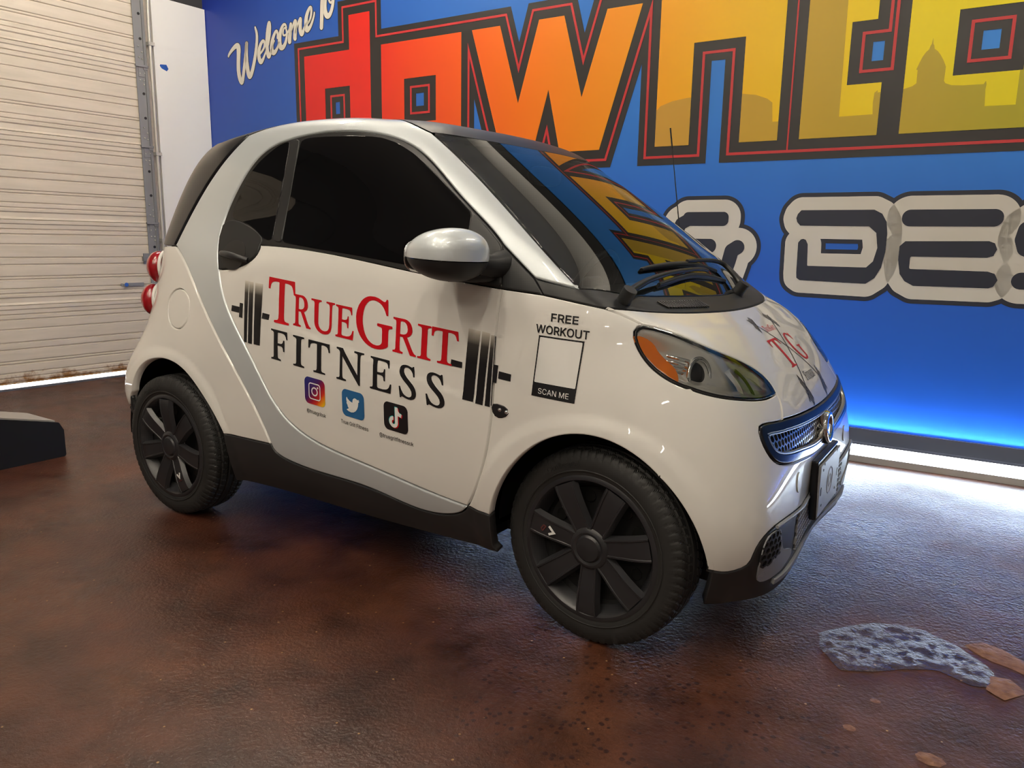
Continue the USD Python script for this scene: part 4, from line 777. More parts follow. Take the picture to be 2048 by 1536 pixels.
def panel(parent, name, mat, loop, gap=0.0030, r=0.0035, depth=0.018, off=0.0, holes=(), step=0.026, seams=(), dfun=None, mirror=False, lip=None, surf=None, **kw):
    """A body panel: the part of the surface inside a (u, t) loop, with a rounded edge turned inwards."""
    L = densify(close(np.asarray(loop, float)), 0.014)
    g = np.full(len(L), gap)
    rr = np.full(len(L), r)
    if seams:
        k = seam_mask(L, seams)
        g[k] = 0.0
        rr[k] = 0.0
    E, BE = inset(L, g)
    A, _ = inset(L, g + rr)
    loops = [(A, E, BE, rr)]
    for h in holes:
        H = densify(close(np.asarray(h, float)), 0.014)
        g2 = np.full(len(H), gap)
        E2, B2 = inset(H, g2, -1.0)
        A2, _ = inset(H, g2 + r, -1.0)
        loops.append((A2, E2, B2, np.full(len(H), r)))
    _, _, Su, St = SN(L[:, 0], L[:, 1])
    sc = np.array([np.linalg.norm(Su, axis=1).mean(), np.linalg.norm(St, axis=1).mean()])
    poly = Polygon(loops[0][0] * sc, [a[0] * sc for a in loops[1:]])
    if not poly.is_valid:
        poly = poly.buffer(0)
    b = poly.bounds
    gx, gy = np.meshgrid(np.arange(b[0], b[2], step), np.arange(b[1], b[3], step * 0.87))
    gx[1::2] += step / 2
    G = np.c_[gx.ravel(), gy.ravel()]
    G = G[shapely.contains_xy(poly.buffer(-0.55 * step), G[:, 0], G[:, 1])]
    V2 = np.vstack([a[0] * sc for a in loops] + [G])
    T = Delaunay(V2 + 1e-7 * rng.standard_normal(V2.shape)).simplices
    c = V2[T].mean(1)
    T = T[shapely.contains_xy(poly, c[:, 0], c[:, 1])]
    UV = V2 / sc
    o = np.full(len(UV), off)
    if dfun is not None:
        bt = cKDTree(np.vstack([SN(a[0][:, 0], a[0][:, 1])[0] for a in loops]))
        o = o + dfun(bt.query(SN(UV[:, 0], UV[:, 1])[0])[0])
    P, N, _, _ = SN(UV[:, 0], UV[:, 1], o)
    if surf is not None:
        P, N = surf(P)
    a3 = P[T]
    fn = np.cross(a3[:, 1] - a3[:, 0], a3[:, 2] - a3[:, 0])
    fl = (fn * N[T[:, 0]]).sum(1) < 0
    T[fl] = T[fl][:, ::-1]
    V, NN, F = [P], [N], [T]
    base, first = len(P), 0
    for A_, E_, B_, r_v in loops:
        n = len(A_)
        PE, NE, _, _ = SN(E_[:, 0], E_[:, 1], off)
        if surf is not None:
            PE, NE = surf(PE)
        out = -B_
        e1 = PE - NE * (0.7 * r_v + 1e-5)[:, None]
        e2 = PE - NE * depth + (0 if lip is None else B_ * lip)
        n1 = NE + out
        n1 /= np.linalg.norm(n1, axis=1, keepdims=True)
        V += [e1, e2]
        NN += [n1, out]
        i = np.arange(n)
        j = (i + 1) % n
        r0, r1, r2 = first + i, base + i, base + n + i
        s0, s1, s2 = first + j, base + j, base + n + j
        q = np.concatenate([np.stack([r0, s0, s1], 1), np.stack([r0, s1, r1], 1), np.stack([r1, s1, s2], 1), np.stack([r1, s2, r2], 1)])
        VV, NV = np.concatenate(V), np.concatenate(NN)
        f3 = VV[q]
        fn = np.cross(f3[:, 1] - f3[:, 0], f3[:, 2] - f3[:, 0])
        fl = (fn * (NV[q].sum(1))).sum(1) < 0
        q[fl] = q[fl][:, ::-1]
        F.append(q)
        first += n
        base += 2 * n
    V, NN, F = np.concatenate(V), np.concatenate(NN), np.concatenate(F)
    if dfun is not None:      # recessed bowls: shade by their own shape
        tm = trimesh.Trimesh(V, F, process=False)
        NN = np.array(tm.vertex_normals)
    if mirror:
        V = V * [1, -1, 1]
        NN = NN * [1, -1, 1]
        F = F[:, ::-1]
    return put(parent, name, (V, F), mat, n=NN, **kw)


def pair(parent, name, mat, loop, **kw):
    a = panel(parent, name, mat, loop, **kw)
    panel(parent, name, mat, loop, mirror=True, **kw)
    return a


# projecting flat artwork onto the surface from the side (x, z), the front (y, z) or above (x, y)
_PROJ = {}


def onto(plane, pts):
    if plane not in _PROJ:
        ur, tr, ax = {'xz': ((2.2, 9.0), (0.05, 8.3), (0, 2)), 'yz': ((-3.2, 3.2), (0.03, 3.4), (1, 2)), 'xy': ((-3.4, 3.4), (2.2, 5.2), (0, 1))}[plane]
        uu, tt = np.meshgrid(np.linspace(*ur, 260), np.linspace(*tr, 200))
        P = S(uu.ravel(), tt.ravel())
        _PROJ[plane] = (cKDTree(P[:, ax]), uu.ravel(), tt.ravel(), list(ax))
    tree, uu, tt, ax = _PROJ[plane]
    k = tree.query(pts)[1]
    u, t = uu[k].copy(), tt[k].copy()
    for _ in range(5):
        P, N, Su, St = SN(u, t)
        e = pts - P[:, ax]
        a, b, c, d = Su[:, ax[0]], St[:, ax[0]], Su[:, ax[1]], St[:, ax[1]]
        det = a * d - b * c
        det = np.where(np.abs(det) < 1e-6, 1e-6, det)
        u += np.clip((d * e[:, 0] - b * e[:, 1]) / det, -.1, .1)
        t += np.clip((a * e[:, 1] - c * e[:, 0]) / det, -.1, .1)
    return u, t


def flat_mesh(poly, seg):
    vs, fs, n = [], [], 0
    for g in getattr(poly, 'geoms', [poly]):
        if g.area < 1e-8:
            continue
        v, f = trimesh.creation.triangulate_polygon(g, engine='earcut')
        v, f = trimesh.remesh.subdivide_to_size(np.c_[v, np.zeros(len(v))], f, seg, max_iter=12)
        vs.append(v[:, :2])
        fs.append(f + n)
        n += len(v)
    return np.concatenate(vs), np.concatenate(fs)


def decal(parent, name, mat, poly, plane='xz', off=0.0007, seg=0.03, edge=None, **kw):
    """thin film (or, with edge, a plate that deep) laid on the bodywork"""
    v, f = flat_mesh(poly, seg)
    u, t = onto(plane, v)
    P, N, _, _ = SN(u, t, off)
    a = P[f]
    fl = (np.cross(a[:, 1] - a[:, 0], a[:, 2] - a[:, 0]) * N[f[:, 0]]).sum(1) < 0
    f = f.copy()
    f[fl] = f[fl][:, ::-1]
    if edge is None:
        return put(parent, name, (P, f), mat, n=N, **kw)
    back = P - N * edge
    n = len(P)
    es = np.sort(np.concatenate([f[:, [0, 1]], f[:, [1, 2]], f[:, [2, 0]]]), 1)
    uq, cnt = np.unique(es, axis=0, return_counts=True)
    rim = {tuple(x) for x in uq[cnt == 1]}
    q = []
    for tri in f:
        for a_, b_ in ((tri[0], tri[1]), (tri[1], tri[2]), (tri[2], tri[0])):
            if (min(a_, b_), max(a_, b_)) in rim:
                q += [(b_, a_, a_ + n), (b_, a_ + n, b_ + n)]
    return put(parent, name, (np.vstack([P, back]), np.vstack([f, np.array(q)])), mat, smooth=35, **kw)


# ------------------------------------------------------------------ car bodywork
car = thing('car', 'small white and silver two-seat city car with fitness lettering on its door', 'car')

door_loop = chain('door_front', 'door_rb', 'handle_low', 'belt')
frame_loop = chain('win_outer', 'sail_front', '-belt', '-handle_low')
cell_loop = chain('sill_low', '-rfen_front', 'cpil', 'roof_edge', 'apil_front', 'apil_foot', 'apil_seal', '-win_outer', '-door_rb')
tri_loop = chain('apil_seal', 'sail_front', '-tri_bot', '-tri_front')
fender_loop = chain('-tri_bot', 'cowl_r', 'hood_side', 'light_low', 'fb_seam', '-farch_a', 'ffen_bot', '-door_front')
bumper_loop = both(chain('-gr_rest', '-hood_front_side', '-light_low2', 'fb_seam', 'farch_b', 'bump_bot', 'bump_c'))
hood_loop = both(chain('gr_top', '-hood_front_side', 'light_top', '-hood_side', 'cowl_c'))
cowl_loop = both(chain('-cowl_c', '-cowl_r', '-tri_front', '-apil_foot', 'ws_bot'))
screen_loop = both(chain('-ws_bot', '-apil_front', 'ws_top'))
light_loop = chain('light_low', 'light_low2', 'light_top')
rfen_loop = chain('rfen_front', 'rfen_bot', 'rarch', [(8.60, 1.45), (8.70, 1.2), (8.9, 1.1), (9.5, 1.1), (10, 1.1), (10, 2), (10, 3), (10, 4), (10, 5.05), (9.5, 5.055), (9, 5.06), (8.5, 5.06), (8.118, 5.063)])
tail_loop = both(np.array([(11, 1.1), (10, 1.1), (10, 2), (10, 3), (10, 4), (10, 5.05), (11, 5.05)]))
valance_loop = both(np.array([(11, 0.06), (10, 0.06), (9, 0.06), (8.68, 0.06), (8.60, 0.7), (8.60, 1.45), (8.70, 1.2), (8.9, 1.1), (10, 1.1), (11, 1.1)]))
hatch_loop = both(chain('-hatch_bot', 'cpil', 'roof_rear'))
sillcover_loop = chain('-rfen_bot', '-sill_low', '-ffen_bot', 'bsill_front', 'bsill_bot', 'bsill_rear')
spoiler_loop = both(chain('-bump_c', '-bump_bot', [(3.03, .8), (3.02, .5), (3.0, .03), (2.5, .03), (2, .03), (1, .03), (0, .03)]))

dr = thing('door', parent=car)
panel(dr, 'door_skin', 'white_paint', door_loop, step=0.013)
panel(dr, 'window_frame', 'seal_rubber', frame_loop, off=-0.001, gap=0.001)
panel(dr, 'door_glass', 'tinted_glass', curve('L_glass'), off=0.0016, gap=0.0, r=0.002, depth=0.004, label='dark tinted door window')
panel(dr, 'quarter_glass', 'tinted_glass', curve('L_quarter'), off=0.0016, gap=0.0, r=0.002, depth=0.004)
panel(dr, 'post_trim', 'black_plastic', curve('L_post'), off=0.004, gap=0.0, r=0.003, depth=0.006)
panel(dr, 'mirror_base', 'black_plastic', curve('L_sail'), off=0.004, gap=0.0, r=0.004, depth=0.008)
hl = chain('handle_low', 'handle_top', [(7.399, 5.455), (7.375, 5.2), (7.348, 4.964)])
panel(dr, 'handle_plate', 'black_plastic', hl, off=0.004, gap=0.001, r=0.004, depth=0.008)
# recessed cup and pull bar of the handle
cup = affinity.rotate(affinity.scale(Point(-1.468, 1.055).buffer(1.0, 32), 0.068, 0.052), -6)
decal(dr, 'handle_cup', 'seal_rubber', cup, off=0.0052, seg=0.02, edge=0.003)
u_, t_2 = onto('xz', np.array([(-1.535 + 0.155 * k, 1.058 - 0.020 * k) for k in np.linspace(0, 1, 14)]))
Pb, Nb, _, _ = SN(u_, t_2, 0.006 + 0.020 * np.sin(np.linspace(0, np.pi, 14)) ** 0.6)
m = tube(Pb, 0.0125 - 0.003 * np.abs(np.linspace(-1, 1, 14)), 12)
put(dr, 'handle_bar', m, 'grey_plastic', smooth=60)
# left door, plain copies of the same panels
dl = thing('door', parent=car)
for nme, mt, lp, kw in (('door_skin', 'white_paint', door_loop, {}), ('window_frame', 'seal_rubber', frame_loop, dict(off=-0.001, gap=0.001)), ('door_glass', 'tinted_glass', curve('L_glass'), dict(off=0.0016, gap=0.0, r=0.002, depth=0.004)),
                        ('quarter_glass', 'tinted_glass', curve('L_quarter'), dict(off=0.0016, gap=0.0, r=0.002, depth=0.004)), ('mirror_base', 'black_plastic', curve('L_sail'), dict(off=0.004, gap=0.0, r=0.004, depth=0.008)), ('handle_plate', 'black_plastic', hl, dict(off=0.004, gap=0.001, r=0.004, depth=0.008))):
    panel(dl, nme, mt, lp, mirror=True, **kw)

pair(car, 'safety_cell', 'silver_paint', cell_loop, gap=0.0042, r=0.005, step=0.018)
pair(car, 'pillar_trim', 'black_plastic', tri_loop, gap=0.0015)
ff = pair(car, 'front_fender', 'white_paint', fender_loop, seams=('fb_seam',), depth=0.03, step=0.013)
panel(car, 'front_bumper', 'white_paint', bumper_loop, seams=('fb_seam',), depth=0.03, step=0.016)
panel(car, 'bonnet', 'white_paint', hood_loop, gap=0.0038, step=0.018)
panel(car, 'cowl', 'black_plastic', cowl_loop, gap=0.001, r=0.003)


def screen_surface(P):
    """the pane's own smooth curvature: x as a low polynomial of y and z"""
    c = (-0.178, -1.45309, -0.70179, 1.28814, -0.31079, -0.07775, 0.64447, -0.30377, -1.1653)
    y, w = P[:, 1], P[:, 2] - 1.2
    y2 = y * y
    x = c[0] + c[1] * w + c[2] * w**2 + c[3] * w**3 + c[4] * y2 + c[5] * y2 * w + c[6] * y2 * w**2 + c[7] * y2 * y2 + c[8] * y2 * y2 * w
    dy = 2 * y * (c[4] + c[5] * w + c[6] * w**2) + 4 * y2 * y * (c[7] + c[8] * w)
    dz = c[1] + 2 * c[2] * w + 3 * c[3] * w**2 + c[5] * y2 + 2 * c[6] * y2 * w + c[8] * y2 * y2
    N = np.stack([np.ones(len(P)), -dy, -dz], 1)
    return np.c_[x, P[:, 1:]], N / np.linalg.norm(N, axis=1, keepdims=True)


panel(car, 'windscreen', 'windscreen_glass', screen_loop, gap=0.002, r=0.002, depth=0.012, surf=screen_surface)
rf = panel(car, 'rear_fender', 'white_paint', rfen_loop, holes=[curve('L_fuel')], depth=0.03, step=0.013)
panel(car, 'rear_fender', 'white_paint', rfen_loop, depth=0.03, mirror=True)
panel(car, 'fuel_flap', 'white_paint', curve('L_fuel'), gap=0.0015, r=0.003, off=-0.001)
panel(car, 'tailgate', 'white_paint', tail_loop)
panel(car, 'rear_valance', 'black_plastic', valance_loop)
panel(car, 'rear_window', 'gloss_black', hatch_loop, off=0.004)
pair(car, 'sill_cover', 'grey_plastic', sillcover_loop, gap=0.001, depth=0.03, lip=0.0)
panel(car, 'front_spoiler', 'grey_plastic', spoiler_loop, gap=0.001, depth=0.03)
# roof: from the windscreen top, the side rails and the hatch up to the crown
ring = chain('-ws_top', '-roof_edge', 'roof_rear')
ring = np.vstack([ring, np.stack([22 - ring[::-1, 0], ring[::-1, 1]], 1)[1:-1]])
ring = densify(ring, 0.03)
rows = [inset(ring, 0.002)[0]]
V, N = [], []
K = 16
for k in range(K):
    w = k / K
    P, n_2, _, _ = SN(rows[0][:, 0], rows[0][:, 1] + (9.9 - rows[0][:, 1]) * w)
    V.append(P)
    N.append(n_2)
n = len(ring)
crown = S(np.array([0.0]), np.array([10.0]))
Pe, Ne, _, _ = SN(ring[:, 0], ring[:, 1], -0.012)
V = np.concatenate(V + [crown, Pe])
N = np.concatenate(N + [np.array([[0, 0, 1.0]]), Ne])
F = []
for k in range(K - 1):
    for i in range(n):
        j = (i + 1) % n
        F += [(k * n + i, k * n + j, (k + 1) * n + j), (k * n + i, (k + 1) * n + j, (k + 1) * n + i)]
for i in range(n):
    j = (i + 1) % n
    F += [((K - 1) * n + i, (K - 1) * n + j, K * n), (i, K * n + 1 + i, K * n + 1 + j), (i, K * n + 1 + j, j)]
F = np.array(F)
a = V[F]
fl = (np.cross(a[:, 1] - a[:, 0], a[:, 2] - a[:, 0]) * N[F].sum(1)).sum(1) < 0
F[fl] = F[fl][:, ::-1]
put(car, 'roof_panel', (V, F), 'roof_black', n=N)

# dark inner shell behind the panels, open at the windows and the wheels
uu = np.linspace(0, 22, 265)
tt = np.linspace(0.12, 9.9, 110)
UU, TT = np.meshgrid(uu, tt)
P, N, _, _ = SN(UU.ravel(), TT.ravel(), -0.026)
nu = len(uu)
quads = []
sp = Polygon(screen_loop).buffer(0.02)
gl = [Polygon(np.c_[curve(q)[:, 0], curve(q)[:, 1]]).buffer(0.01) for q in ('L_glass', 'L_quarter')]
for i in range(len(tt) - 1):
    for j in range(nu - 1):
        u0, t0 = (uu[j] + uu[j + 1]) / 2, (tt[i] + tt[i + 1]) / 2
        us = u0 - 22 if u0 > 11 else u0
        c = P[i * nu + j]
        if sp.contains(Point(us, t0)) or math.hypot(c[0], c[2] - .2835) < 0.37 or math.hypot(c[0] + 1.867, c[2] - .287) < 0.385:
            continue
        if abs(us) < 3.05 and 0.3 < t0 < 4.4:      # nose: lamps and grilles have their own recesses
            q = Point(abs(us), t0)
            if Polygon(light_loop).buffer(0.05).contains(q):
                continue
        quads.append((i * nu + j, i * nu + j + 1, (i + 1) * nu + j + 1, (i + 1) * nu + j))
Q = np.array(quads)
put(car, 'inner_shell', (P, np.concatenate([Q[:, [0, 1, 2]], Q[:, [0, 2, 3]]])), 'shell_dark', smooth=True)
fl_ = cat(bx(-2.15, -0.52, 0.19, 0.32, 0.52, 0.22), bx(-1.50, -0.66, 0.19, -0.40, 0.66, 0.22))
put(car, 'underbody', fl_, 'shell_dark', smooth=False)
for cx, cz, r in ((0.0, 0.2835, 0.345), (-1.867, 0.287, 0.358)):
    for s in (-1, 1):
        a = np.linspace(-0.02, math.pi + 0.02, 40)
        y0, y1 = s * (0.655 if cx == 0 else 0.73), s * 0.44
        V = np.concatenate([np.stack([cx + r * np.cos(a), np.full(40, y), cz + r * np.sin(a)], 1) for y in (y0, y1)] + [[(cx, y1, cz)]])
        F = [(i, i + 1, 41 + i) for i in range(39)] + [(i, 41 + i, 40 + i) for i in range(39)] + [(40 + i, 41 + i, 80) for i in range(39)]
        put(car, 'wheel_arch_liner', (V, np.array(F)), 'shell_dark', smooth=True)

# ------------------------------------------------------------------ headlights
def bowl(d):
    return -0.006 - 0.036 * sstep(d / 0.06)


def on_surface(x, y, z, plane='yz', off=0.0):
    u, t = onto(plane, np.array([[y, z] if plane == 'yz' else ([x, z] if plane == 'xz' else [x, y])]))
    P, N, _, _ = SN(u, t, off)
    return P[0], N[0]


def ring_mesh(c, axis, r, rt, seg=40, tseg=12):
    axis = np.asarray(axis, float) / np.linalg.norm(axis)
    a = np.cross(axis, [0, 0, 1.0])
    a /= np.linalg.norm(a)
    b = np.cross(axis, a)
    th = np.linspace(0, 2 * np.pi, seg + 1)
    m = tube([np.asarray(c) + r * (math.cos(t) * a + math.sin(t) * b) for t in th], rt, tseg, cap=False)
    return m


def dome(c, axis, r, h, seg=32):
    """shallow spherical cap of radius r and height h facing along axis"""
    prof = [(h * math.cos(t), r * math.sin(t)) for t in np.linspace(0.0, math.pi / 2, 9)]
    m = lathe_y([(y, max(q, 1e-5)) for y, q in prof], seg)
    return aim(m, c, axis)


def aim(m, c, axis):
    """turn a mesh built about +y to face along axis, and move it to c"""
    m = m.copy()
    T = trimesh.geometry.align_vectors([0, 1, 0], np.asarray(axis, float) / np.linalg.norm(axis))
    m.apply_transform(T)
    m.apply_translation(c)
    return m


def flip(m):
    m = m.copy()
    m.vertices = m.vertices * [1, -1, 1]
    m.invert()
    return m


for side in (1, -1):
    hd_ = thing('headlight', parent=car)
    mir = side < 0
    fx = (lambda m: flip(m)) if mir else (lambda m: m)
    panel(hd_, 'reflector_housing', 'reflector', light_loop, gap=0.003, r=0.001, depth=0.02, dfun=bowl, step=0.012, mirror=mir)
    panel(hd_, 'headlight_rim', 'gloss_black', light_loop, gap=0.002, r=0.002, depth=0.02, off=-0.001, holes=[inset(densify(close(light_loop), .014), 0.010)[0]], step=0.012, mirror=mir)
    panel(hd_, 'turn_signal', 'amber', curve('L_amber'), gap=0.001, r=0.003, depth=0.016, off=-0.007, step=0.014, mirror=mir)
    ax = np.array([0.93, -0.28, 0.12])
    c = np.array([0.218, -0.560, 0.775])
    put(hd_, 'projector_ring', fx(ring_mesh(c + ax * 0.010, ax, 0.046, 0.0065)), 'chrome', smooth=60)
    bw = aim(lathe_y([(-0.05, 0.010), (-0.045, 0.030), (-0.02, 0.045), (0.008, 0.052), (0.012, 0.046), (-0.01, 0.040), (-0.035, 0.024)], 40), c, ax)
    put(hd_, 'projector_bowl', fx(bw), 'chrome', smooth=40)
    put(hd_, 'projector_lens', fx(dome(c - ax * 0.006, ax, 0.037, 0.022)), 'smoke_lamp', smooth=60)
    # fluted strip between signal and projector
    fl = []
    for k in range(6):
        q0, q1 = np.array([.165, -.612, .828 - .014 * k]), np.array([.222, -.585, .814 - .014 * k])
        fl.append(tube([q0 + (q1 - q0) * w + np.array([-0.012, 0.004, 0.0]) + np.array([0, -.006, .002]) * math.sin(math.pi * w) for w in np.linspace(0, 1, 8)], 0.0055, 8))
    put(hd_, 'reflector_flutes', fx(cat(*fl)), 'chrome', smooth=60)
    # inner lamp: small bowl, arc and bright blade towards the nose
    panel(hd_, 'inner_lamp', 'reflector', curve('L_lamp2'), gap=0.002, r=0.002, depth=0.014, off=-0.016, dfun=lambda d: -0.012 * sstep(d / 0.016), step=0.010, mirror=mir)
    arc = np.array([(1.640, 3.50), (1.60, 3.42), (1.58, 3.33), (1.585, 3.22), (1.61, 3.12), (1.66, 3.05)])
    q = CubicSpline(np.arange(6), arc)(np.linspace(0, 5, 24))
    Pq, _, _, _ = SN(q[:, 0], q[:, 1], -0.016)
    put(hd_, 'lamp_divider', fx(tube(Pq, 0.0042, 8)), 'smoke_lamp', smooth=60)
    panel(hd_, 'lens', 'lens_glass', light_loop, gap=0.002, r=0.002, depth=0.004, off=0.001, step=0.016, mirror=mir)

# side indicator
pair(car, 'side_indicator', 'smoke_lamp', curve('L_side_lamp'), gap=0.0, r=0.003, depth=0.006, off=0.003, step=0.01)
bl = [trimesh.creation.icosphere(2, 0.006) for _ in range(2)]
Pi, Ni = on_surface(-0.262, 0, 0.653, 'xz', 0.002)
for k, b in enumerate(bl):
    b.apply_translation(Pi + np.array([0.022 * (k - 0.4), 0, -0.004 * k]))
put(car, 'indicator_bulb', cat(*bl), 'chrome')

# ------------------------------------------------------------------ radiator grille, badge, lower intakes
gr = thing('grille', parent=car)
gout = both(chain('gr_top', 'gr_rest'))
gin = inset(densify(close(gout), .014), 0.030)[0]
panel(gr, 'grille_frame', 'gloss_black', gout, gap=0.001, r=0.005, depth=0.02, off=0.004, holes=[gin], step=0.016)
gi2 = inset(densify(close(gout), .014), 0.027)[0]
gi3 = inset(densify(close(gout), .014), 0.0335)[0]
panel(gr, 'grille_bezel', 'satin_metal', gi2, gap=0.0, r=0.002, depth=0.012, off=0.003, holes=[gi3], step=0.008)
panel(gr, 'grille_back', 'shell_dark', gin, gap=-0.01, r=0.001, depth=0.002, off=-0.030)


def hexes(region, cell, bar, ang=0.0):
    """honeycomb bars filling a (y, z) region"""
    b = region.bounds
    hx = []
    dx, dz = cell, cell * 0.866
    k = 0
    z = b[1] - cell
    while z < b[3] + cell:
        y = b[0] - cell + (dx / 2 if k % 2 else 0)
        while y < b[2] + cell:
            h = Polygon([(y + (cell - bar) / math.sqrt(3) * math.sin(a), z + (cell - bar) / math.sqrt(3) * math.cos(a)) for a in np.arange(6) * math.pi / 3])
            if h.intersects(region):
                hx.append(h)
            y += dx
        z += dz
        k += 1
    return region.difference(unary_union(hx))


def ring_yz(loop):
    P = S(loop[:, 0], loop[:, 1])
    return Polygon(P[:, 1:]).buffer(0)


mesh_region = ring_yz(gin).buffer(0.006)
decal(gr, 'grille_mesh', 'satin_metal', hexes(mesh_region, 0.0215, 0.0048), plane='yz', off=-0.012, seg=0.05, edge=0.010, label='honeycomb mesh of the upper grille', kind='stuff')
cb, nb = on_surface(0, 0.012, 0.557, 'yz', 0.004)
ba = np.array([1, 0, 0.10])
put(gr, 'badge_ring', cat(aim(lathe_y([(-0.02, 0.052), (0.004, 0.054), (0.012, 0.049), (0.014, 0.042), (0.010, 0.033), (0.002, 0.028), (-0.012, 0.024)], 48), cb, ba)), 'chrome', smooth=40, label='round chrome badge ring with arrow notch')
put(gr, 'badge_centre', dome(cb - np.array([0.012, 0, 0]), ba, 0.027, 0.006), 'gloss_black')
tri = slab(Polygon([(-0.014, -0.016), (0.016, 0.0), (-0.014, 0.016)]), 0.006)
tri.vertices = np.stack([tri.vertices[:, 2] + cb[0] + 0.008, -tri.vertices[:, 0] + cb[1] - 0.034, tri.vertices[:, 1] + cb[2]], -1)
put(gr, 'badge_arrow', tri, 'satin_metal', smooth=False)

low = thing('lower_grille', parent=car)
for side in (1, -1):
    yz = lambda nme: affinity.scale(ring_yz(curve(nme)), side, 1, origin=(0, 0))
    decal(low, 'intake_plate', 'plate_grey', yz('L_plate_low').difference(yz('L_intake_r').buffer(-0.002)).buffer(0.0005), plane='yz', off=0.004, seg=0.03, edge=0.012)
    rg = yz('L_intake_r')
    decal(low, 'honeycomb', 'grey_plastic', hexes(rg, 0.0205, 0.0055), plane='yz', off=0.005, seg=0.05, edge=0.010, kind='stuff')
    decal(low, 'intake_back', 'shell_dark', rg.buffer(0.002), plane='yz', off=0.0010, seg=0.03)
cen = sbox(-0.335, 0.255, 0.335, 0.372).buffer(-0.02).buffer(0.02)
decal(low, 'intake_back', 'shell_dark', cen, plane='yz', off=0.001, seg=0.03)
decal(low, 'honeycomb', 'plate_grey', hexes(cen, 0.0215, 0.0050), plane='yz', off=0.006, seg=0.05, edge=0.010, kind='stuff')
lipc = chain('bump_bot', 'bump_c')[14:]
lipc = np.vstack([lipc, np.stack([-lipc[::-1, 0], lipc[::-1, 1]], 1)[1:]])
Pl, _, _, _ = SN(lipc[:, 0], lipc[:, 1], 0.005)
put(low, 'intake_lip', tube(Pl, 0.005, 8), 'plate_grey', smooth=60)
decal(low, 'spoiler_lip', 'plate_grey', sbox(-.50, 0.222, .50, 0.236), plane='yz', off=0.010, seg=0.03, edge=0.014)
# towing-eye covers and the fold lines of the bumper
for side in (1, -1):
    tow = affinity.scale(affinity.translate(Point(0, 0).buffer(1, 24), 0, 0), 0.020, 0.028)
    decal(car, 'towing_cover', 'white_paint', affinity.translate(tow, side * -0.345, 0.468), plane='yz', off=0.003, seg=0.01, edge=0.004)
    decal(car, 'towing_cover_gap', 'seal_rubber', affinity.translate(tow.buffer(0.0022).difference(tow), side * -0.345, 0.468), plane='yz', off=0.0015, seg=0.02)

# number-plate carrier
pl = thing('plate_carrier', parent=car)
bb = bevel_box(0.022, 0.318, 0.185, 0.006)
bb.apply_transform(trimesh.transformations.rotation_matrix(math.radians(-2), (0, 1, 0)))
bb.apply_translation((0.466, 0, 0.392))
put(pl, 'carrier', bb, 'gloss_black', smooth=35)
bb = bevel_box(0.008, 0.306, 0.166, 0.003)
bb.apply_translation((0.4785, 0, 0.388))
put(pl, 'blank_plate', bb, 'plate_grey', smooth=35, label='blank grey plastic front plate')
for y, z, r in ((-.128, .385, .008), (.128, .385, .008), (-.10, .465, .004), (-.115, .45, .004), (.10, .465, .004), (-.105, .335, .004), (.105, .335, .004)):
    cy = trimesh.creation.cylinder(r, 0.002, sections=18)
    cy.apply_transform(trimesh.transformations.rotation_matrix(math.pi / 2, (0, 1, 0)))
    cy.apply_scale([1, 1, 1.7 if r > .005 else 1.0])
    cy.apply_translation((0.4827, y, z - 0.012))
    cy.vertices[:, 2] = z + (cy.vertices[:, 2] - cy.vertices[:, 2].mean())
    put(pl, 'screw_hole', cy, 'seal_rubber', smooth=30)
em = cat(ring_mesh((0.4825, 0.0, 0.39), (1, 0, 0), 0.042, 0.0018), ring_mesh((0.4825, 0.0, 0.39), (1, 0, 0), 0.020, 0.0016))
put(pl, 'embossed_ring', em, 'plate_grey', smooth=60)

# ------------------------------------------------------------------ tail lamps
for side in (1, -1):
    for k, (c, r) in enumerate((((-2.088, -0.628, 0.992), 0.066), ((-2.125, -0.640, 0.856), 0.067))):
        tl_ = thing('tail_light', parent=car)
        s = trimesh.creation.icosphere(4, 1.0)
        s.apply_scale([r * 0.72, r * 0.95, r])
        s.apply_transform(trimesh.transformations.rotation_matrix(math.radians(28), (0, 0, 1)))
        s.apply_translation(c)
        put(tl_, 'lens', s if side > 0 else flip(s), 'lamp_red', smooth=True)
        rg = ring_mesh(np.array(c) + np.array([0.026, 0.012, 0]), (-1, -0.62, 0), r * 0.96, 0.007, 40, 8)
        put(tl_, 'lamp_bezel', rg if side > 0 else flip(rg), 'white_paint', smooth=60)

# ------------------------------------------------------------------ door mirrors
def superball(ax, ay, az, e1=0.85, e2=0.85, n=64):
    ph = np.linspace(-np.pi / 2, np.pi / 2, n // 2 + 1)
    th = np.linspace(0, 2 * np.pi, n, endpoint=False)
    c = lambda a, e: np.sign(np.cos(a)) * np.abs(np.cos(a)) ** e
    s = lambda a, e: np.sign(np.sin(a)) * np.abs(np.sin(a)) ** e
    V = np.array([(ax * c(p, e1) * c(t, e2), ay * c(p, e1) * s(t, e2), az * s(p, e1)) for p in ph for t in th])
    F = []
    for i in range(n // 2):
        for j in range(n):
            a, b, c_, d = i * n + j, i * n + (j + 1) % n, (i + 1) * n + (j + 1) % n, (i + 1) * n + j
            F += [(a, b, c_), (a, c_, d)]
    m = trimesh.Trimesh(V, F, process=True)
    m.fix_normals()
    return m


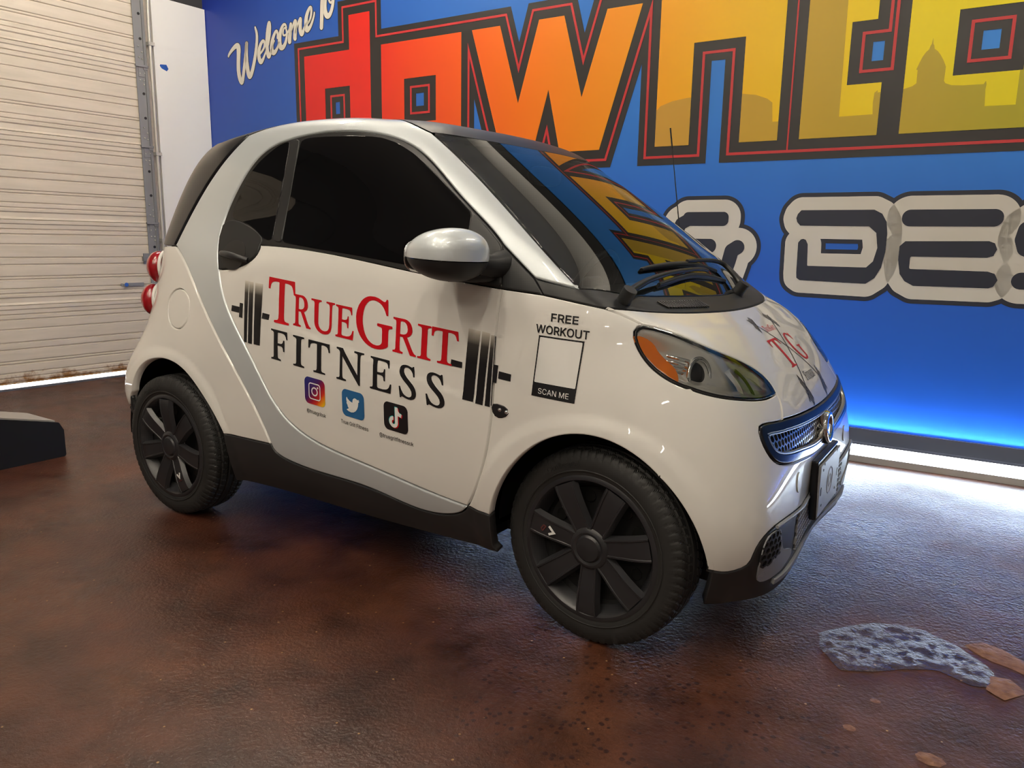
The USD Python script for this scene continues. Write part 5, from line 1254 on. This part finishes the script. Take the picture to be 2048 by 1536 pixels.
def mirror_shell(part):
    m = superball(0.112, 0.108, 0.070, 0.9, 0.9)
    v = m.vertices
    # flatter at the glass (rear) end, fuller to the front, rising towards the car
    v[:, 2] *= 1.0 + 0.10 * v[:, 0] / 0.112
    v[:, 2] += 0.010 * (v[:, 0] / 0.112) * (v[:, 2] > 0)
    m.vertices = v
    cut = -0.012
    keep = (0, 0, 1) if part == 'cap' else (0, 0, -1)
    m = trimesh.intersections.slice_mesh_plane(m, keep, (0, 0, cut + (0.0012 if part == 'cap' else -0.0012)), cap=False)
    if part != 'cap':
        m.vertices = m.vertices * [0.985, 0.985, 1.0]
    m.apply_transform(trimesh.transformations.rotation_matrix(math.radians(-14), (0, 0, 1)))
    m.apply_transform(trimesh.transformations.rotation_matrix(math.radians(3), (0, 1, 0)))
    m.apply_translation((-0.392, -0.852, 1.082))
    return m


for side in (1, -1):
    mr = thing('door_mirror', parent=car)
    fx = (lambda m: m) if side > 0 else flip
    put(mr, 'mirror_cap', fx(mirror_shell('cap')), 'silver_paint', smooth=True)
    put(mr, 'mirror_lower', fx(mirror_shell('low')), 'black_plastic', smooth=True)
    g = superball(0.005, 0.078, 0.046, 0.7, 0.7, 40)
    g.apply_transform(trimesh.transformations.rotation_matrix(math.radians(-8), (0, 0, 1)))
    g.apply_translation((-0.482, -0.838, 1.076))
    put(mr, 'mirror_glass', fx(g), 'chrome', smooth=40)
    q = trimesh.util.concatenate([tube([(-0.345, -0.78, 1.052), (-0.325, -0.735, 1.050), (-0.318, -0.695, 1.052)], [0.030, 0.034, 0.045], 18), tube([(-0.400, -0.84, 1.020), (-0.345, -0.78, 1.022), (-0.322, -0.70, 1.032)], [0.012, 0.016, 0.024], 14)])
    put(mr, 'mirror_arm', fx(q), 'black_plastic', smooth=40)

# ------------------------------------------------------------------ wipers, vents, aerial
def ride(uts, offs, r, seg=8, n=40, flat=1.0):
    U = np.array(uts, float)
    U[:, 0] = np.where(U[:, 0] > 11, U[:, 0] - 22, U[:, 0])
    q = CubicSpline(np.arange(len(U)), U)(np.linspace(0, len(U) - 1, n))
    o = np.interp(np.linspace(0, 1, n), np.linspace(0, 1, len(offs)), offs)
    rr = np.interp(np.linspace(0, 1, n), np.linspace(0, 1, len(np.atleast_1d(r))), np.atleast_1d(r))
    P, _, _, _ = SN(q[:, 0], q[:, 1], o)
    return tube(P, rr, seg)


for arm, blade in (([(21.638, 4.946), (21.55, 5.10), (21.49, 5.28), (21.60, 5.40), (21.994, 5.444), (22.378, 5.445)], [(23.346, 5.40), (23.016, 5.427), (22.423, 5.437), (22.02, 5.399), (21.714, 5.321)]),
                   ([(24.283, 4.965), (23.862, 5.103), (23.469, 5.199), (23.148, 5.245), (22.812, 5.284), (22.364, 5.305), (22.145, 5.269)], [(23.331, 5.176), (22.956, 5.229), (22.51, 5.264), (22.11, 5.225), (21.793, 5.147)])):
    wp_ = thing('wiper', parent=car)
    put(wp_, 'wiper_arm', ride(arm, [0.028, 0.034, 0.038, 0.034, 0.030], [0.013, 0.010, 0.008, 0.007, 0.006]), 'seal_rubber', smooth=50)
    put(wp_, 'wiper_blade', cat(ride(blade, [0.016, 0.020, 0.016], [0.006, 0.010, 0.010, 0.006]), ride(blade, [0.006, 0.006], [0.004, 0.005, 0.004])), 'black_plastic', smooth=50)
    P0, N0, _, _ = SN([arm[0][0]], [arm[0][1]], 0.012)
    put(wp_, 'pivot', cat(tube([P0[0] - N0[0] * 0.015, P0[0] + N0[0] * 0.030], 0.020, 18)), 'black_plastic', smooth=40)
slots = []
for k in range(17):
    w = k / 16
    u0 = 1.60 - 0.72 * w
    ua = np.array([u0, u0 - 0.02, u0 - 0.05])
    top, bot = 4.955 - 0.05 * w, 4.808 - 0.10 * w
    P, _, _, _ = SN(ua, np.linspace(top, bot, 3), 0.0035)
    slots.append(tube(P, 0.0026, 6))
put(car, 'cowl_vents', cat(*slots), 'seal_rubber', smooth=False, kind='stuff')
ae = thing('aerial', parent=car)
base = np.array([-0.300, 0.695, 0.995])
tip = np.array([-0.398, 0.700, 1.609])
put(ae, 'mast', tube([base + (tip - base) * w for w in np.linspace(0, 0.86, 8)], np.linspace(0.0032, 0.0017, 8), 8), 'seal_rubber', smooth=60)
put(ae, 'mast_tip', tube([base + (tip - base) * w for w in (0.86, 0.9, 1.0)], 0.0034, 8), 'seal_rubber', smooth=60)
put(ae, 'foot', dome(base - np.array([0, 0, 0.02]), (0, 0.2, 1), 0.022, 0.03), 'black_plastic', smooth=60)

# ------------------------------------------------------------------ cabin seen through the windscreen
cb_ = thing('cabin', parent=car)
dash = bevel_box(0.42, 1.16, 0.16, 0.05)
dash.apply_transform(trimesh.transformations.rotation_matrix(math.radians(8), (0, 1, 0)))
dash.apply_translation((-0.25, 0, 0.86))
put(cb_, 'dashboard', dash, 'cabin_grey', smooth=40)
sw_ = cat(ring_mesh((-0.56, 0.33, 0.93), (-0.9, 0, 0.45), 0.17, 0.014, 48, 10), bevel_box(0.04, 0.14, 0.12, 0.02).apply_translation((-0.555, 0.33, 0.925)), tube([(-0.56, 0.18, 0.93), (-0.56, 0.48, 0.93)], 0.012, 8))
put(cb_, 'steering_wheel', sw_, 'black_plastic', smooth=45)
for y in (0.33, -0.33):
    st = cat(bevel_box(0.48, 0.46, 0.16, 0.06).apply_translation((-1.0, y, 0.52)), bevel_box(0.16, 0.46, 0.68, 0.07).apply_transform(trimesh.transformations.rotation_matrix(math.radians(-14), (0, 1, 0))).apply_translation((-1.30, y, 0.86)), bevel_box(0.10, 0.26, 0.2, 0.045).apply_translation((-1.39, y, 1.25)))
    put(cb_, 'seat', st, 'cabin_grey', smooth=45)
rm = superball(0.02, 0.11, 0.035, 0.7, 0.7, 32)
rm.apply_translation((-0.60, 0, 1.36))
put(cb_, 'interior_mirror', rm, 'black_plastic', smooth=45)
put(cb_, 'cabin_lining', cat(bx(-1.9, -0.55, 0.4, -1.86, 0.55, 1.3)), 'shell_dark', smooth=False)

# ------------------------------------------------------------------ wheels
def tyre(width):
    hw = width / 2
    k = hw / 0.0775
    base = [(-.066, .190), (-.072, .200), (-.0765, .215), (-.079, .236), (-.0775, .252), (-.0735, .265), (-.069, .2735), (-.0635, .2785)]
    prof = [(y * k, r) for y, r in base]
    ys = np.arange(-.058, .0581, .0035)
    for y in ys:
        r = 0.2835 - 0.0035 * (abs(y) / 0.06) ** 2
        for gy in (-.041, -.014, .014, .041):
            if abs(y - gy) < 0.0036:
                r -= 0.0065
        prof.append((y * k, r))
    prof += [(-y * k, r) for y, r in base[::-1]]
    P = np.array(prof)
    seg = 576
    m = lathe_y(P, seg)
    v = m.vertices.reshape(seg, len(P), 3)
    ang = np.arange(seg) / seg * 2 * np.pi
    y = P[:, 0] / k
    ay = np.abs(y)
    ph = ang[:, None] * 72 / (2 * np.pi) + np.sign(y)[None] * (ay[None] * 22)
    cut = ((ph % 1.0) < 0.30) & ((ay > 0.0455) & (ay < 0.0755) & (P[:, 1] > .255))[None]
    cut |= ((ph % 1.0) < 0.14) & ((ay > 0.018) & (ay < 0.037))[None]
    f = np.where(cut, 0.0034, 0.0)
    rad = np.hypot(v[..., 0], v[..., 2])
    s = (rad - f) / rad
    v[..., 0] *= s
    v[..., 2] *= s
    m.vertices = v.reshape(-1, 3)
    if m.volume < 0:
        m.invert()
    return m


def spoke_mesh():
    """one flat bar of the wheel cover, along +x, outer face towards -y"""
    st = np.linspace(0.045, 0.192, 12)
    V, n = [], 8
    for r in st:
        w = 0.0235 + 0.055 * (r - 0.045)
        y = -0.004 - 0.010 * sstep((r - 0.05) / 0.10) + 0.004 * sstep((r - 0.17) / 0.03)
        V += [(r, y + .016, -w - .009), (r, y, -w), (r, y, -w + .0045), (r, y + .0022, -w + .0062), (r, y + .0022, w - .0062), (r, y, w - .0045), (r, y, w), (r, y + .016, w + .009)]
    F = []
    for i in range(len(st) - 1):
        for j in range(n - 1):
            a, b, c, d = i * n + j, i * n + j + 1, (i + 1) * n + j + 1, (i + 1) * n + j
            F += [(a, b, c), (a, c, d)]
    m = trimesh.Trimesh(V, F, process=False)
    if m.face_normals[:, 1].sum() > 0:
        m.invert()
    return m


def rot_y(m, deg):
    """turn about the axle; positive turns +x towards +z"""
    m = m.copy()
    a = math.radians(deg)
    v = m.vertices
    m.vertices = np.stack([v[:, 0] * math.cos(a) - v[:, 2] * math.sin(a), v[:, 1], v[:, 0] * math.sin(a) + v[:, 2] * math.cos(a)], -1)
    return m


def bent_text(text, h, r, mid):
    """raised lettering round the tyre wall, reading clockwise over the top"""
    g = letters(text, h, True)
    w = g.bounds[2]
    m = slab(g, 0.0012)
    v = m.vertices
    a = math.radians(mid) - (v[:, 0] - w / 2) / r
    rr = r + v[:, 1] - h / 2
    m.vertices = np.stack([rr * np.cos(a), -v[:, 2], rr * np.sin(a)], -1)
    return m


SP = spoke_mesh()
for wi, (cx, cy, cz, width, steer, a0, right) in enumerate([(0.0, -0.640, 0.2835, .155, -3.1, 270.5, True), (-1.867, -0.695, 0.287, .172, 0, 92.5, True), (0.0, 0.640, 0.2835, .155, -3.1, 40, False), (-1.867, 0.695, 0.287, .172, 0, 10, False)]):
    W = path_for(car, 'wheel')
    x = UsdGeom.Xform.Define(stage, W)
    x.AddTranslateOp().Set(Gf.Vec3d(cx, cy, cz))
    x.AddRotateZOp().Set(steer + (0 if right else 180))
    hw = width / 2
    k = cz / 0.2835
    tm = tyre(width)
    tm.vertices = tm.vertices * [k, 1, k]
    put(W, 'tyre', tm, 'rubber', smooth=40)
    rings = [lathe_y([(-hw * 1.012 + e, r - .0025), (-hw * 1.012 - .0012 + e, r), (-hw * 1.012 + e, r + .0025)], 128) for r, e in ((0.2235, -.001), (0.262, 0.006))]
    tx = [bent_text('Continental', 0.0155, 0.243, 112)]
    for q in tx:
        q.vertices = q.vertices + [0, -hw * 1.016, 0]
    put(W, 'tyre_marking', cat(*(rings + tx)), 'rubber', smooth=30)
    off = -hw + 0.008
    put(W, 'rim_ring', lathe_y([(off + .030, .172), (off + .012, .182), (off - .002, .190), (off - .008, .1965), (off - .0085, .205), (off - .004, .2125), (off + .006, .2155), (off + .014, .212)], 128), 'wheel_black', smooth=35)
    dish = lathe_y([(off + .05, .02), (off + .055, .10), (off + .048, .165), (off + .028, .182), (off + .010, .186)], 96)
    put(W, 'wheel_disc', dish, 'shell_dark', smooth=40)
    dots = []
    for q in range(14):
        cyl = trimesh.creation.cylinder(0.017, 0.004, sections=24)
        cyl.apply_transform(trimesh.transformations.rotation_matrix(math.pi / 2, (1, 0, 0)))
        a = 2 * math.pi * q / 14
        cyl.apply_translation((0.137 * math.cos(a), off + 0.050, 0.137 * math.sin(a)))
        dots.append(cyl)
    put(W, 'vent_holes', cat(*dots), 'seal_rubber', smooth=40)
    vs = trimesh.creation.cylinder(0.005, 0.035, sections=14)
    vs.apply_transform(trimesh.transformations.rotation_matrix(math.radians(70), (1, 0, 0)))
    vs.apply_translation((-0.10, off + 0.035, 0.09))
    put(W, 'valve', vs, 'satin_metal', smooth=40)
    for q in range(7):
        s = rot_y(SP, a0 + q * 360 / 7)
        s.apply_translation((0, off, 0))
        put(W, 'spoke', s, 'wheel_black', smooth=28)
    hubm = lathe_y([(off + .02, .062), (off - .002, .060), (off - .007, .054), (off - .009, .047), (off - .006, .040), (off - .0065, .0385), (off - .012, .034), (off - .0155, .018), (off - .016, .0001)], 64)
    put(W, 'hub_cap', hubm, 'wheel_black', smooth=35)
    # white chevron and dull red tick on one spoke
    sa = a0 + {0: 257.14, 1: 205.7, 2: 0, 3: 0}[wi]
    if right:
        if wi == 0:
            chev = Polygon([(.118, -.016), (.130, -.010), (.126, .000), (.132, .012), (.120, .018), (.126, .013), (.1185, .001), (.122, -.009)])
            chev = LineString([(.128, .014), (.112, .003), (.132, -.010)]).buffer(.0034, cap_style='flat', join_style='mitre')
            tick = LineString([(.150, .012), (.142, -.004), (.150, -.006), (.156, .006), (.150, .012)]).buffer(.0016)
        else:
            chev = LineString([(.118, .013), (.136, .002), (.118, -.009)]).buffer(.0034, cap_style='flat', join_style='mitre')
            tick = LineString([(.148, .010), (.148, -.008)]).buffer(.0016)
        for sh, mt, nme in ((chev, 'white_vinyl', 'white_chevron'), (tick, 'dull_red', 'red_tick')):
            q = slab(sh, 0.0012)
            q.vertices = np.stack([q.vertices[:, 0], off - .0128 - q.vertices[:, 2], q.vertices[:, 1]], -1)
            put(W, nme, rot_y(q, sa), mt, smooth=False)

# ------------------------------------------------------------------ lettering on the door and front wing, (x, z) on the bodywork
TILT = math.degrees(math.atan(-0.097))


def letter_at(ch, x0, x1, z0, z1):
    """serif capital with its baseline from (x0, z0), as wide as x1 - x0 and as tall as z1 - z0, leaning with the artwork"""
    g = serif(ch)
    b = g.bounds
    g = affinity.affine_transform(g, [(x1 - x0) / (b[2] - b[0]), 0, 0, (z1 - z0) / 1.0, -b[0] * (x1 - x0) / (b[2] - b[0]), 0])
    g = affinity.affine_transform(g, [1, 0, -0.097, 1, 0, 0])
    return affinity.translate(g, x0, z0)


db = thing('door_lettering', parent=car)
for ch, x0, x1, z0, z1 in (('T', -1.256, -1.120, .838, .985), ('R', -1.128, -1.040, .831, .934), ('U', -1.041, -.930, .820, .923), ('E', -.926, -.843, .810, .910), ('G', -.835, -.680, .797, .946), ('R', -.678, -.582, .783, .886), ('I', -.580, -.525, .773, .872), ('T', -.526, -.426, .768, .868)):
    g = letter_at(ch, x0, x1, z0, z1)
    decal(db, 'red_letter', 'red_vinyl', g, off=0.0012, seg=0.014)
for ch, x0, x1, z0, z1 in (('F', -1.235, -1.149, .708, .809), ('I', -1.122, -1.064, .696, .796), ('T', -1.046, -.943, .686, .787), ('N', -.914, -.792, .673, .774), ('E', -.765, -.673, .659, .758), ('S', -.643, -.574, .648, .744), ('S', -.537, -.465, .637, .732)):
    g = letter_at(ch, x0, x1, z0, z1)
    decal(db, 'black_letter', 'black_vinyl', g, off=0.0012, seg=0.014)


def quad(pts):
    return Polygon(pts)


look('plate_fade', {'g': ('geometry', {}), 's': ('separate_xyz', {}), 'k': ('math', {'math_type': 'multiply_add', 'value2': 0.097}),
                    'r': ('rgb_ramp', {'ramp': [(0.0, (.008, .008, .010)), (0.58, (.008, .008, .010)), (0.80, (.05, .045, .04)), (0.93, (.40, .37, .32)), (1.0, (.72, .69, .62))]}),
                    'm': ('map_range', {'from_min': 0.617, 'from_max': 0.837, 'clamp': True}), 'p': ('principled_bsdf', {'roughness': 0.35})},
     [('g.position', 's.vector'), ('s.x', 'k.value1'), ('s.z', 'k.value3'), ('k.value', 'm.value'), ('m.result', 'r.fac'), ('r.color', 'p.base_color')], 'p.BSDF')
bars = [quad([(-1.453, .878), (-1.410, .874), (-1.411, .853), (-1.455, .857)]), quad([(-1.409, .889), (-1.391, .887), (-1.393, .836), (-1.411, .838)]), quad([(-1.284, .861), (-1.247, .857), (-1.250, .838), (-1.287, .841)]),
        quad([(-.449, .779), (-.409, .774), (-.409, .757), (-.450, .760)]), quad([(-.300, .778), (-.285, .777), (-.288, .726), (-.301, .728)]), quad([(-.282, .761), (-.241, .756), (-.242, .736), (-.283, .740)])]
for g in bars:
    decal(db, 'barbell_bar', 'black_vinyl', g, off=0.0012, seg=0.03)
for g in (quad([(-1.384, .969), (-1.364, .967), (-1.366, .750), (-1.381, .752)]), quad([(-1.360, .966), (-1.337, .964), (-1.338, .747), (-1.359, .749)]), quad([(-1.328, .963), (-1.287, .960), (-1.295, .745), (-1.328, .747)]),
          quad([(-.393, .873), (-.352, .868), (-.363, .664), (-.401, .667)]), quad([(-.346, .868), (-.319, .864), (-.330, .658), (-.355, .661)]), quad([(-.315, .860), (-.3045, .859), (-.306, .656), (-.323, .658)])):
    decal(db, 'barbell_plate', 'plate_fade', g, off=0.0012, seg=0.03)
decal(db, 'plate_sliver', 'black_vinyl', quad([(-.3015, .858), (-.299, .857), (-.300, .660), (-.303, .661)]), off=0.0008, seg=0.05)


def tile(cx, cz, w, h):
    g = sbox(-w / 2 + .018, -h / 2 + .018, w / 2 - .018, h / 2 - .018).buffer(.018)
    return affinity.translate(affinity.affine_transform(g, [1, 0, -0.09, 1, 0, 0]), cx, cz)


def at_tile(g, cx, cz, sx, sz):
    return affinity.translate(affinity.affine_transform(g, [sx, 0, -0.09 * sx, sz, 0, 0]), cx, cz)


look('insta_fade', {'g': ('geometry', {}), 's': ('separate_xyz', {}), 'a': ('math', {'math_type': 'multiply_add', 'value2': -1.0}),
                    'm': ('map_range', {'from_min': -1.700, 'from_max': -1.538, 'clamp': True}),
                    'r': ('rgb_ramp', {'ramp': [(0.0, srgb(40, 44, 120)), (0.34, srgb(72, 30, 96)), (0.56, srgb(160, 22, 50)), (0.72, srgb(214, 52, 30)), (0.86, srgb(236, 150, 30)), (1.0, srgb(240, 210, 30))]}), 'p': ('principled_bsdf', {'roughness': 0.4})},
     [('g.position', 's.vector'), ('s.z', 'a.value1'), ('s.x', 'a.value3'), ('a.value', 'm.value'), ('m.result', 'r.fac'), ('r.color', 'p.base_color')], 'p.BSDF')
IG, TW, TK = (-1.0155, .6145), (-.8385, .594), (-.6565, .576)
ic = thing('social_icons', parent=car)
decal(ic, 'camera_tile', 'insta_fade', tile(*IG, .097, .091), off=0.0010, seg=0.02)
rr_ = sbox(-.5, -.5, .5, .5)
cam_ring = sbox(-.30, -.30, .30, .30).buffer(.20).difference(sbox(-.30, -.30, .30, .30).buffer(.13))
decal(ic, 'camera_outline', 'white_vinyl', unary_union([at_tile(cam_ring, *IG, .057, .057), at_tile(Point(0, 0).buffer(.27).difference(Point(0, 0).buffer(.185)), *IG, .057, .057), at_tile(Point(.27, .27).buffer(.06), *IG, .057, .057)]), off=0.0018, seg=0.02)
decal(ic, 'bird_tile', 'twitter_blue', tile(*TW, .098, .089), off=0.0010, seg=0.02)
bird = Polygon([(-.50, -.38), (-.36, -.30), (-.30, -.29), (-.36, -.23), (-.42, -.14), (-.36, -.15), (-.46, -.05), (-.49, .06), (-.42, .03), (-.49, .14), (-.50, .26), (-.46, .36), (-.36, .24), (-.22, .15), (-.02, .10), (-.02, .20), (.02, .31), (.12, .39), (.24, .39), (.34, .33), (.50, .36), (.43, .27), (.53, .28), (.42, .18), (.40, -.02), (.32, -.20), (.20, -.34), (.04, -.44), (-.14, -.48), (-.34, -.45)]).buffer(.02).buffer(-.02)
decal(ic, 'bird', 'white_vinyl', at_tile(bird, *TW, .058, .058), off=0.0018, seg=0.02)
decal(ic, 'note_tile', 'black_vinyl', tile(*TK, .098, .090), off=0.0010, seg=0.02)
note = unary_union([LineString([(.06, .5), (.06, -.22)]).buffer(.085, cap_style='flat'), Point(-.12, -.22).buffer(.265).difference(Point(-.12, -.22).buffer(.10)).difference(sbox(-.12, -.22, .3, .3)), LineString([(.06, .46), (.10, .30), (.20, .19), (.36, .15)]).buffer(.085, cap_style='flat')]).difference(sbox(-.3, .52, .6, .8))
nt = lambda dx, dz: at_tile(affinity.translate(note, dx, dz), *TK, .068, .068)
decal(ic, 'note_shadow', 'red_vinyl', nt(.045, -.03), off=0.0014, seg=0.02)
decal(ic, 'note_glint', 'cyan_vinyl', nt(-.03, .02), off=0.0017, seg=0.02)
decal(ic, 'note', 'white_vinyl', nt(0, 0), off=0.0021, seg=0.02)


def line_of(text, x0, z0, x1, z1, h, bold=False, slope=None):
    """sans text fitted between two baseline points"""
    g = letters(text, h, bold)
    b = g.bounds
    k = (x1 - x0) / (b[2] - b[0])
    g = affinity.affine_transform(g, [k, 0, (z1 - z0) / (x1 - x0) * k, 1, -b[0] * k, -b[0] * k * (z1 - z0) / (x1 - x0)])
    return affinity.translate(g, x0, z0)


for tx, a in (('@truegritok', (-1.057, .541, -.966, .531)), ('True Grit Fitness', (-.896, .526, -.775, .514)), ('@truegritfitnessok', (-.727, .507, -.588, .494))):
    decal(ic, 'caption', 'black_vinyl', line_of(tx, *a, .0125), off=0.0012, seg=0.03)
sc = thing('wing_sticker', parent=car)
decal(sc, 'heading', 'black_vinyl', line_of('FREE', -.132, .9105, -.055, .9055, .0205, True), off=0.0012, seg=0.03)
decal(sc, 'heading', 'black_vinyl', line_of('WORKOUT', -.174, .8785, -.023, .868, .0215, True), off=0.0012, seg=0.03)
outer = Polygon([(-.164, .871), (-.034, .8625), (-.044, .697), (-.173, .706)])
inner = Polygon([(-.1605, .8665), (-.0385, .8585), (-.0455, .736), (-.1675, .7435)]).buffer(-.003).buffer(.003)
decal(sc, 'sticker_frame', 'black_vinyl', outer.difference(inner), off=0.0012, seg=0.02)
decal(sc, 'sticker_field', 'white_vinyl', inner.buffer(-.0002), off=0.0010, seg=0.02)
decal(sc, 'caption', 'white_vinyl', line_of('SCAN ME', -.153, .7135, -.062, .7065, .0150), off=0.0020, seg=0.02)

# bonnet emblem: crossed barbells, T and G, read from in front of the car: (x, y), x to the nose
hb = thing('bonnet_emblem', parent=car)


def hood_text(g, x_top, y0, y1, x_bot):
    """artwork (right, up) -> (x, y): right is +y, up is towards the windscreen"""
    b = g.bounds
    k, m_ = (y1 - y0) / (b[2] - b[0]), (x_bot - x_top) / (b[3] - b[1])
    return affinity.affine_transform(g, [0, -m_, k, 0, x_bot + b[1] * m_, y0 - b[0] * k])


decal(hb, 'red_letter', 'red_vinyl', hood_text(serif('T').buffer(-.006), .288, -.142, -.040, .366), plane='xy', off=0.0012, seg=0.02)
decal(hb, 'red_letter', 'red_vinyl', hood_text(serif('G').buffer(-.006), .284, .036, .134, .364), plane='xy', off=0.0012, seg=0.02)
A0, A1, B0, B1 = np.array((.218, -.118)), np.array((.428, .120)), np.array((.218, .118)), np.array((.428, -.135))
for a, b in ((A0, A1), (B0, B1)):
    decal(hb, 'barbell_bar', 'black_vinyl', LineString([a, b]).buffer(.0022), plane='xy', off=0.0010, seg=0.02)
    d = (b - a) / np.linalg.norm(b - a)
    nrm = np.array([-d[1], d[0]])
    for e, sg in ((a, 1), (b, -1)):
        for w, hh, th in ((.010, .011, .0016), (.018, .028, .0021), (.0255, .031, .0021), (.034, .031, .0032)):
            c = e + d * w * sg
            decal(hb, 'barbell_plate', 'black_vinyl', LineString([c - nrm * hh, c + nrm * hh]).buffer(th, cap_style='flat'), plane='xy', off=0.0010, seg=0.02)


def serif_line(text, sizes, gap=0.05):
    x, gs = 0, []
    for ch, s in zip(text, sizes):
        g = affinity.scale(serif(ch), s, s, origin=(0, 0))
        gs.append(affinity.translate(g, x - g.bounds[0], 0))
        x += g.bounds[2] - g.bounds[0] + gap
    return unary_union(gs)


decal(hb, 'small_lettering', 'red_vinyl', hood_text(serif_line('TRUEGRIT', (1, .7, .7, .7, 1, .7, .7, .7)), .247, -.062, .054, .268), plane='xy', off=0.0012, seg=0.03)
decal(hb, 'small_lettering', 'black_vinyl', hood_text(serif_line('FITNESS', (1, .8, .8, .8, .8, .8, .8)), .383, -.062, .050, .402), plane='xy', off=0.0012, seg=0.03)
